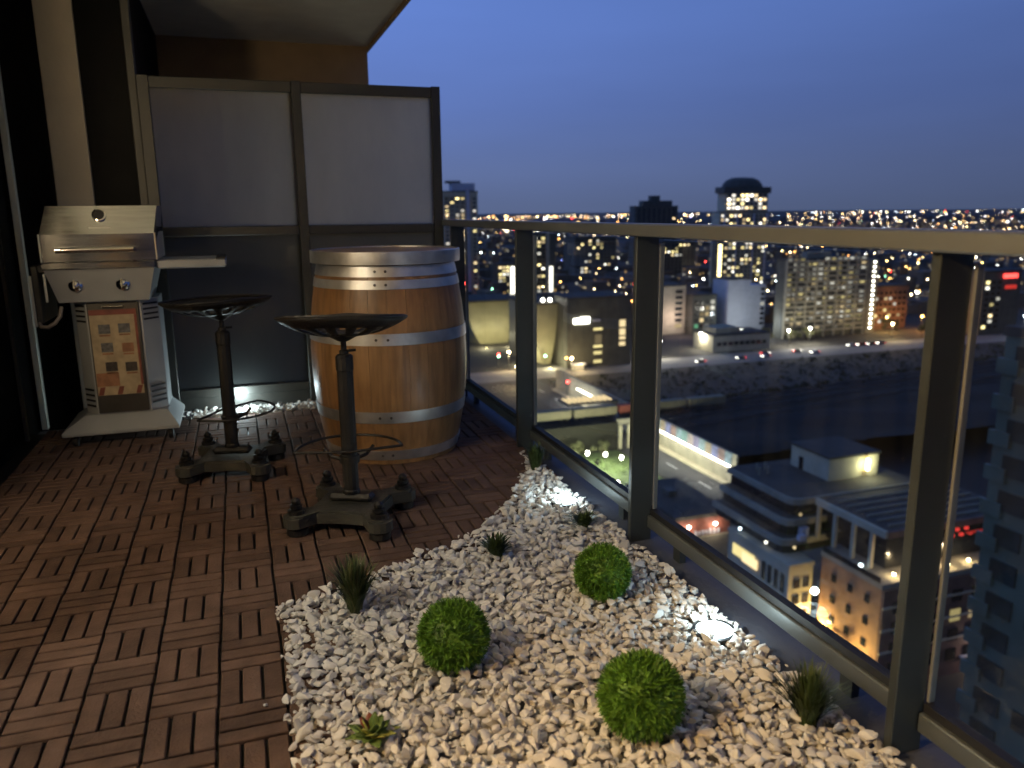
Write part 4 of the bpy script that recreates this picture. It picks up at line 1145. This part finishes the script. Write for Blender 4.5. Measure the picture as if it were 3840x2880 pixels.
# row beyond the lit road
t, B, T = block('pink_grey_building', 'pinkish grey building with a blank side wall right of the middle post', 225, 243, 402, 420, -41.5, M['conc_pale'])
wins(t, B, ('y', 401.9), 235, 242, -66, -43, 1, 7, 4.5, 1.8, .2, rn, s=1.2)
lamp_light(t, (0, -8, 10), 3500, (1, .75, .78), 'forecourt_light')
t, B, T = block('green_window_building', 'dark low building with greenish lit windows beside the white slab', 244, 260, 396, 415, -47, M['conc_dark'])
wins(t, B, ('y', 395.9), 245, 259, -66, -49, 4, 5, 2.4, 2.2, .5, rn, cols=('green', 'warm', 'white'), s=.8)
t, B, T = block('white_slab', 'blank bluish white slab building in the middle distance', 266, 281, 394, 410, -38.5, M['white_clad'])
boxpart(t, T, 'stepped_wing', M['white_clad'], 281.1, 292, 394.5, 410, ZG, -42)
wins(t, B, ('y', 394.4), 288, 292, -66, -43, 1, 8, 2.6, 1.6, .2, rn, s=1)
lamp_light(t, (-2, -22, 8), 6500, (.85, .92, 1), 'plaza_light')
t, B, T = block('podium', 'low pale podium building beside the lit road', 222, 256, 340, 358, -61, M['conc_pale'])
boxpart(t, T, 'roof_room', M['conc_grey'], 226, 240, 344, 356, -60.1, -57.5)
wins(t, B, ('y', 339.9), 224, 254, -68, -62, 9, 1, 2.6, 2.0, .2, rn, s=1.2)
# tower with rounded crown
t, B, T = block('crowned_tower', 'tall tower with a rounded crown rising above the rail', 368, 414, 562, 573, -1, M['conc_pale'])
boxpart(t, T, 'upper_storeys', M['conc_pale'], 372, 412, 560.5, 572, -.15, 14)
boxpart(t, T, 'crown_band', M['conc_dark'], 370, 414, 559.5, 573, 14.1, 19)
b = MB().lathe([(19, 19.1), (18, 21.5), (15, 24.5), (10, 26.4), (2, 26.8)], 20, M=T @ Matrix.Translation((392, 568, 0)) @ Matrix.Diagonal((1, .42, 1, 1))); b.build('crown', M['conc_dark'], t, smooth=False)
wins(t, B, ('y', 560.4), 373, 411, 1, 14, 9, 4, 2.6, 1.7, .75, rn, s=3.6)
for i in range(20): boxpart(t, T, 'floor_band', M['slab_edge'], 367.5, 414.5, 561.0, 561.95, -66.2 + i * 3.2, -65.4 + i * 3.2)
for x in (371, 383, 399, 411): boxpart(t, T, 'fin', M['white_clad'], x, x + 1.2, 560.2, 561.0, ZG, -2)
wins(t, B, ('y', 561.9), 369, 413, -66, -2, 11, 20, 2.0, 1.5, .42, rn, s=2.6)
for z in range(11): link('window', wmesh(3.0, 2.2, glow('yellow', 5), 'y'), t, (366 - B[0], -6, -50 + z * 2.9 - 6 - B[2]))
boxpart(t, T, 'stair_tower', M['conc_dark'], 362, 370, 556.2, 561.8, ZG, -22)
# long apartment block with a lit stair column
t, B, T = block('apartment_block', 'long banded apartment block with a column of lights down its right end', 281, 338, 364, 371, -26.5, M['conc_dark'], parapet=1.0)
for i in range(15):
    z = -66 + i * 2.75
    boxpart(t, T, 'balcony', M['slab_edge'], 281.5, 336, 362.6, 363.9, z, z + 1.0)
wins(t, B, ('y', 363.95), 282, 336, -65.2, -24.5, 13, 15, 2.8, 1.1, .75, rn, s=.55, cols=('warm', 'white', 'white', 'yellow'), dark=False)
for i in range(9): boxpart(t, T, 'pier', M['slab_edge'], 281.3 + i * 6.8, 281.9 + i * 6.8, 362.4, 363.9, ZG, -26)
boxpart(t, T, 'stair_tower', M['conc_grey'], 338.1, 344, 363, 371, ZG, -27)
for i in range(15): link('stair_light', wmesh(1.5, .75, glow('white', 11), 'y'), t, (341 - B[0], -1.1, -66 + i * 2.68 - B[2]))
boxpart(t, T, 'roof_room', M['conc_grey'], 296, 312, 365, 370, -25.4, -22)
# further towers
t, B, T = block('stepped_tower', 'dark stepped tower silhouette above the rail right of the middle post', 458, 517, 881, 895, 6, M['conc_dark'])
boxpart(t, T, 'upper_tier', M['conc_dark'], 470, 510, 883, 894, 6.9, 13)
boxpart(t, T, 'mast_room', M['conc_dark'], 482, 494, 885, 893, 13.1, 19)
wins(t, B, ('y', 880.9), 460, 515, -60, 4, 8, 18, 2.6, 1.6, .06, rn, s=4)
t, B, T = block('lit_office', 'low wide office building with pale frames between the posts', 338, 387, 785, 815, -26, M['conc_dark'])
wins(t, B, ('y', 784.9), 340, 385, -64, -28, 10, 10, 2.4, 1.6, .18, rn, s=2.5)
t, B, T = block('dim_office', 'dim office building right of the middle post under the rail', 417, 462, 748, 775, -31, M['conc_dark'])
wins(t, B, ('y', 747.9), 418, 460, -64, -33, 9, 9, 2.4, 1.6, .2, rn, s=2.5)
t, B, T = block('brown_walkup', 'brown walk-up block with amber windows left of the nearest post', 350, 376, 372, 390, -44, M['brick_brown'])
wins(t, B, ('y', 371.9), 351, 375, -66, -46, 7, 6, 1.8, 1.5, .18, rn, s=1.6)
t, B, T = block('sign_tower', 'dark tower with a red rooftop sign at the right edge', 388, 416, 332, 352, -34, M['conc_dark'])
boxpart(t, T, 'red_sign', glow('red', 3.5), 402, 412, 331.3, 331.9, -37.5, -35.2)
boxpart(t, T, 'red_sign', glow('red', .5), 404, 412, 331.3, 331.9, -43.5, -41.5)
wins(t, B, ('y', 331.9), 389, 402, -66, -38, 3, 9, 2.4, 1.6, .25, rn, s=2)

# ------------------------------------------------------------------ near buildings under the balcony
# low roof with red wall
t, B, T = block('red_brick_shop', 'low dark roofed building with a lamp lit red brick front', 79.4, 92.2, 132, 154, -60.3, M['brick_red'])
boxpart(t, T, 'lower_wall', M['conc_grey'], 79.3, 92.3, 131.6, 131.95, ZG, -64.2)
for x in (82.0, 88.2):
    o = MB().lathe([(.06, 0), (.30, .12), (.30, .5), (.06, .62)], 10, M=T @ Matrix.Translation((x, 131.2, -61.9))).build('wall_lamp', glow('white', 22), t)
    lamp_light(o, (x - B[0], 130.7 - B[1], -61.9 - B[2]), 420, (1, .78, .6), 'wall_lamp_light', .2)
lx = 83.8
for w, h in ((.5, 1.0), (.35, .8), (.5, .9), (.35, .8), (.5, 1.1), (.6, .8), (.5, .9)):
    boxpart(t, T, 'sign_letter', M['white_clad'], lx, lx + w, 131.72, 131.96, -63.9, -63.9 + h); lx += w + .42
boxpart(t, T, 'roof_unit', M['conc_dark'], 84, 86, 143, 146, -59.4, -58.2)
# stepped dark terraces
def terraces():
    t = tag(empty('terraced_building', (90, 110, ZG)), 'dark mid-rise with stepped terraces and pale edge bands', 'building')
    T = Matrix.Translation((-90, -110, -ZG))
    zs = [(-54.0, 79.2), (-51.2, 80.2), (-48.2, 81.4), (-45.0, 82.8)]
    for i, (z, x) in enumerate(zs):
        zb = ZG if i == 0 else zs[i - 1][0] + .02
        yb = 96.6 if i == 0 else 99.6 + i * .6
        r = 1.6
        poly = [(x, 119.5 - i * .2), (x, yb + r), (x + .3 * r, yb + .3 * r), (x + r, yb), (108, yb), (108, 119.5 - i * .2)]
        if i: MB().prism(poly, zb, z - 1.05, M=T).build('storey', M['win_dark'], t)
        ring = [(px - (.9 if px < 100 else 0), py - (.9 if py < 110 else 0)) for px, py in poly]
        if i: MB().prism(ring, z - 1.04, z, M=T).build('parapet_band', M['conc_grey'], t)
        if i: MB().prism([(px + .5 if px < 100 else px, py + .5 if py < 110 else py) for px, py in ring], z + .01, z + .06, M=T).build('terrace_floor', M['roof_dark'], t)
    MB().box(93.5, 104, 106, 116, -44.93, -41.0, M=T).build('penthouse', M['conc_pale'], t)
    MB().box(93.2, 104.3, 105.7, 116.3, -40.98, -40.6, M=T).build('penthouse_roof', M['roof_dark'], t)
    MB().box(93.46, 93.5, 112.6, 113.8, -44.9, -42.6, M=T).build('door', M['win_dark'], t)
    for k in range(4): MB().lathe([(.2, 0), (.2, 1.4)], 8, M=T @ Matrix.Translation((84.5 + k * .9, 113 + (k % 2) * 2, -44.9))).build('vent', M['conc_grey'], t)
    l = MB().box(101.0, 101.5, 105.2, 105.6, -43.6, -41.6, M=T).build('roof_lamp', glow('yellow', 12), t)
    lamp_light(l, (101.3 - 90, 104.8 - 110, -42.6 - ZG), 500, (.95, 1, .7), 'roof_lamp_light', .3)
    for x, y, z, c, s in ((84.0, 100.3, -47.4, 'warm', .5), (80.5, 104, -53.2, 'white', 3), (79.6, 110, -53.0, 'cool', 6), (82.2, 99.0, -52.3, 'warm', 1.0)):
        MB().lathe([(.05, 0), (.22, .1), (.22, .4), (.05, .5)], 8, M=T @ Matrix.Translation((x - 1.2, y - .8, z))).build('terrace_lamp', glow(c, s), t)
    MB().box(83.3, 84.6, 99.4, 100.4, -51.1, -49.6, M=T).build('terrace_unit', M['white_clad'], t)
    MB().box(81.8, 83.0, 98.0, 98.8, -51.1, -50.2, M=T).build('terrace_unit', M['white_clad'], t)
terraces()
# white lower building
t, B, T = block('white_corner_building', 'pale grey lower building at the street corner with one yellow lit window', 78.8, 83.4, 96.4, 113, -54.6, M['conc_pale'], M['conc_pale'], parapet=.6)
link('window', wmesh(6.2, 1.9, glow('yellow', .9, False), 'x'), t, (78.75 - B[0], 108.3 - B[1], -57.2 - B[2]))
link('window', wmesh(4.2, 1.7, glow('warm', 1.2, False), 'x'), t, (78.60 - B[0], 106.3 - B[1], -57.5 - B[2]))
wins(t, B, ('x', 78.75), 97, 103.5, -68, -55.5, 4, 3, .9, 3.2, 0, rn)
wins(t, B, ('x', 78.75), 104, 112.5, -68, -59.5, 3, 2, 2.2, 2.2, .15, rn, s=.6)
wins(t, B, ('y', 96.35), 79.5, 83, -67, -56, 2, 4, 1.2, 1.6, .1, rn, s=.5)
# orange brick building with framed terrace on top
t, B, T = block('orange_brick_building', 'orange brick building with small windows above a yellow lit street', 84, 112, 82.7, 95.2, -52.6, M['brick_orange'], M['conc_grey'])
boxpart(t, T, 'front_facade', M['brick_brown'], 84.05, 112, 82.3, 82.68, ZG, -52.7)
boxpart(t, T, 'parapet_glass', M['win_dark'], 83.82, 83.95, 83, 95, -51.7, -50.9)
wins(t, B, ('x', 83.95), 83.5, 94, -67.5, -53.4, 3, 4, .95, 1.25, 0, rn)
wins(t, B, ('y', 82.25), 85, 111, -67, -54, 7, 4, 1.9, 1.9, .12, rn, s=.7)
for z in (-55.6, -59.2, -62.8): boxpart(t, T, 'stone_band', M['conc_pale'], 84, 112, 82.1, 82.28, z, z + .35)
lamp_light(t, (82.6 - B[0], 94.0 - B[1], 5.0), 2600, (1, .70, .25), 'wall_wash', .3)
lamp_light(t, (80.5 - B[0], 86.0 - B[1], 4.0), 2600, (1, .75, .28), 'wall_wash_low', .3)
# framed top storey
def pavilion():
    t = tag(empty('rooftop_pavilion', (98, 92, -51.7)), 'dark flat roofed pavilion with white columns on the brick building', 'building')
    T = Matrix.Translation((-98, -92, 51.7))
    MB().box(86, 112, 85, 99.6, -45.8, -45.0, M=T).build('roof', M['roof_dark'], t)
    MB().box(85.8, 86.3, 84.8, 99.8, -45.9, -44.8, M=T).build('roof_edge', M['conc_pale'], t)
    MB().box(86.3, 112, 84.6, 85.0, -45.9, -44.9, M=T).build('roof_edge', M['brick_brown'], t)
    MB().box(88, 112, 86.5, 99.4, -51.65, -45.85, M=T).build('glass_walls', M['win_dark'], t)
    for y in (99.2, 95.4, 91.4, 87.6): MB().box(86.0, 86.5, y - .3, y + .3, -51.65, -45.92, M=T).build('column', M['conc_pale'], t)
    for k in range(6): MB().box(88, 111, 86.5 + k * 2.1, 86.7 + k * 2.1, -44.98, -44.7, M=T).build('roof_seam', M['conc_grey'], t)
    for i, (x, y) in enumerate(((87.3, 84.0), (91.0, 84.0), (97.5, 84.0), (101.6, 84.0))):
        o = MB().lathe([(.05, 0), (.20, .06), (.20, .3), (.05, .36)], 8, M=T @ Matrix.Translation((x, y, -51.5))).build('uplight', glow('warm', 26), t)
        lamp_light(o, (x - 98, y - 92, .9), 160, (1, .72, .42), 'uplight_light', .1)
    MB().box(84.9, 85.3, 88.0, 88.4, -51.6, -51.2, M=T).build('cyan_lamp', glow('cool', 5), t)
    for k in range(5): MB().box(99 + k * .9, 99.6 + k * .9, 85.2, 85.5, -47.8 + (k % 2) * .9, -47.4 + (k % 2) * .9, M=T).build('red_sign', glow('red', .7), t)
    MB().box(100.5, 108, 83.9, 84.1, -46.9, -46.6, M=T).build('red_beam', glow('red', .25), t)
pavilion()
# teal glass tower on the right
t, B, T = block('teal_tower', 'tall teal glazed tower cut by the right edge of the picture', 58, 80, 16, 47, -9, M['teal_glass'])
for i in range(19): boxpart(t, T, 'balcony', M['teal_glass'], 57.65, 57.98, 45.4, 47.3, -66 + i * 3.0, -64.8 + i * 3.0)
wins(t, B, ('x', 57.95), 17, 46.5, -66, -9, 8, 19, 2.4, 1.7, .03, rn, s=.12, cols=('warm',), dmat='teal_window', skip=lambda c, r: (c * 7 + r * 3 + c * r) % 5 in (0, 2, 3))
# entrance awning at street level
t = tag(empty('lit_awning', (104, 84.2, ZG)), 'small lit entrance awning at the foot of the brown brick front', 'awning')
MB().box(-4, 4, -2.2, 0, 2.6, 2.9).build('canopy', M['white_clad'], t)
for x in (-1.6, 1.2): MB().lathe([(.1, 0), (.3, .3), (.3, .8), (.1, 1.1)], 8, M=Matrix.Translation((x, -.6, 3.0))).build('lamp', glow('warm', 7), t)
lamp_light(t, (0, -3, 4), 500, (1, .75, .65), 'awning_light')

# ------------------------------------------------------------------ street lamps and lights of the city behind
rl = random.Random(77)
ORD = 'first second third fourth fifth sixth seventh eighth ninth tenth eleventh twelfth thirteenth fourteenth'.split()
for c, nm, n in (('warm', 'warm white', 14), ('orange', 'orange', 14), ('white', 'cold white', 12)):
    spots = []
    for i in range(n):                       # spread along the far streets, left to right
        y = rl.uniform(440, 960); q = .22 + .95 * (i + rl.uniform(.15, .85)) / n
        spots.append((q * y, y))
    for i, (x, y) in enumerate(spots):
        street_lamp(x, y, c, '%s street lamp among the far houses, %s from the left of its colour' % (nm, ORD[i]), rl.choice((7, 9)), rl.choice((14, 22, 34)), 0, rl.choice((.40, .5)), 'street lamps among the far houses')

def far_city():
    b = MB(); r = random.Random(8)
    for i in range(2600):
        y = 420 + 5200 * r.random() ** 2.0; x = y * r.uniform(.12, 1.6)
        if y < 700 and (r.random() < .45): continue
        if 360 < x < 420 and 540 < y < 600 or 155 < x < 200 and 640 < y < 690: continue
        w, d, h = r.uniform(7, 22), r.uniform(7, 18), r.choice((5, 6, 7, 8, 10, 14))
        b.box(x, x + w, y, y + d, ZG, ZG + h)
    o = b.build('far_rooftops', M['dark_house']); tag(o, 'dark mass of low houses stretching to the horizon', 'houses', kind='stuff')
    cols = [('amber', 9), ('warm', 11), ('white', 10), ('orange', 8), ('cool', 9), ('yellow', 9), ('red', 7), ('blue', 6), ('green', 6)]
    wts = [22, 26, 22, 12, 6, 10, 3, 1, 2]
    mats = [glow(c, s * 3.4) for c, s in cols] + [glow('warm', .9), glow('white', .7), glow('amber', .8)]
    b = MB(); oc = [(1, 0, 0), (-1, 0, 0), (0, 1, 0), (0, -1, 0), (0, 0, 1), (0, 0, -1)]
    of = [(0, 2, 4), (2, 1, 4), (1, 3, 4), (3, 0, 4), (2, 0, 5), (1, 2, 5), (3, 1, 5), (0, 3, 5)]
    def put(x, y, z, s, m): b.add([(x + s * a, y + s * c_, z + s * e) for a, c_, e in oc], of, m)
    for i in range(700):                     # streets and windows of the middle distance
        y = 450 + 2300 * r.random() ** 1.5; x = y * r.uniform(.13, 1.6)
        put(x, y, ZG + r.uniform(4, 16), r.uniform(.22, .60) * (1 + y / 1800), r.choices(range(9), wts)[0])
    for i in range(2600):                    # dim windows
        y = 430 + 2600 * r.random() ** 1.4; x = y * r.uniform(.13, 1.6)
        put(x, y, ZG + r.uniform(2, 14), r.uniform(.35, .70) * (1 + y / 1500), 9 + r.randrange(3))
    wo = [34, 22, 14, 22, 2, 12, 2, 1, 2]
    for i in range(300):
        y = r.uniform(2400, 5000); q = r.uniform(.10, 1.65); x = y * q
        put(x, y, ZG + r.uniform(5, 18), r.uniform(.7, 2.0) * (y / 3500) ** .8, r.choices(range(9), wo if q < .45 else wts)[0])
    for i in range(430):                     # the plain of lights out to the horizon
        y = r.uniform(5000, 13000); q = r.uniform(.10, 1.65); x = y * q
        if q > .6 and r.random() < .3: continue
        put(x, y, ZG + r.uniform(5, 18), (.6 + 2.6 * r.random() ** 2.5) * (y / 3500) ** .7, r.choices(range(9), wo if q < .45 else wts)[0])
    for i in range(170):
        y = r.uniform(6000, 12500); q = r.uniform(.12, .62); x = y * q
        put(x, y, ZG + r.uniform(5, 14), (.6 + 2.4 * r.random() ** 2.5) * (y / 3500) ** .7, r.choices(range(9), wo)[0])
    o = b.build('far_city_lights', mats); tag(o, 'countless tiny lights spread to the horizon', 'city lights', kind='stuff')
far_city()
def hills():
    r = random.Random(5); vs = []; fs = []; n = 80
    for i in range(n):
        q = .1 + 1.9 * i / (n - 1); y = 15500; h = 8 + (26 * max(0, (q - .62)) + r.uniform(0, 5))
        vs += [(y * q, y, ZG), (y * q, y + 60, ZG + h), (y * q, y + 900, ZG)]
    for i in range(n - 1):
        for j in (0, 1): fs.append((3 * i + j, 3 * i + 3 + j, 3 * i + 4 + j, 3 * i + 1 + j))
    o = MB().add(vs, fs).build('horizon_ridge', M['dark_house']); tag(o, kind='structure')
hills()
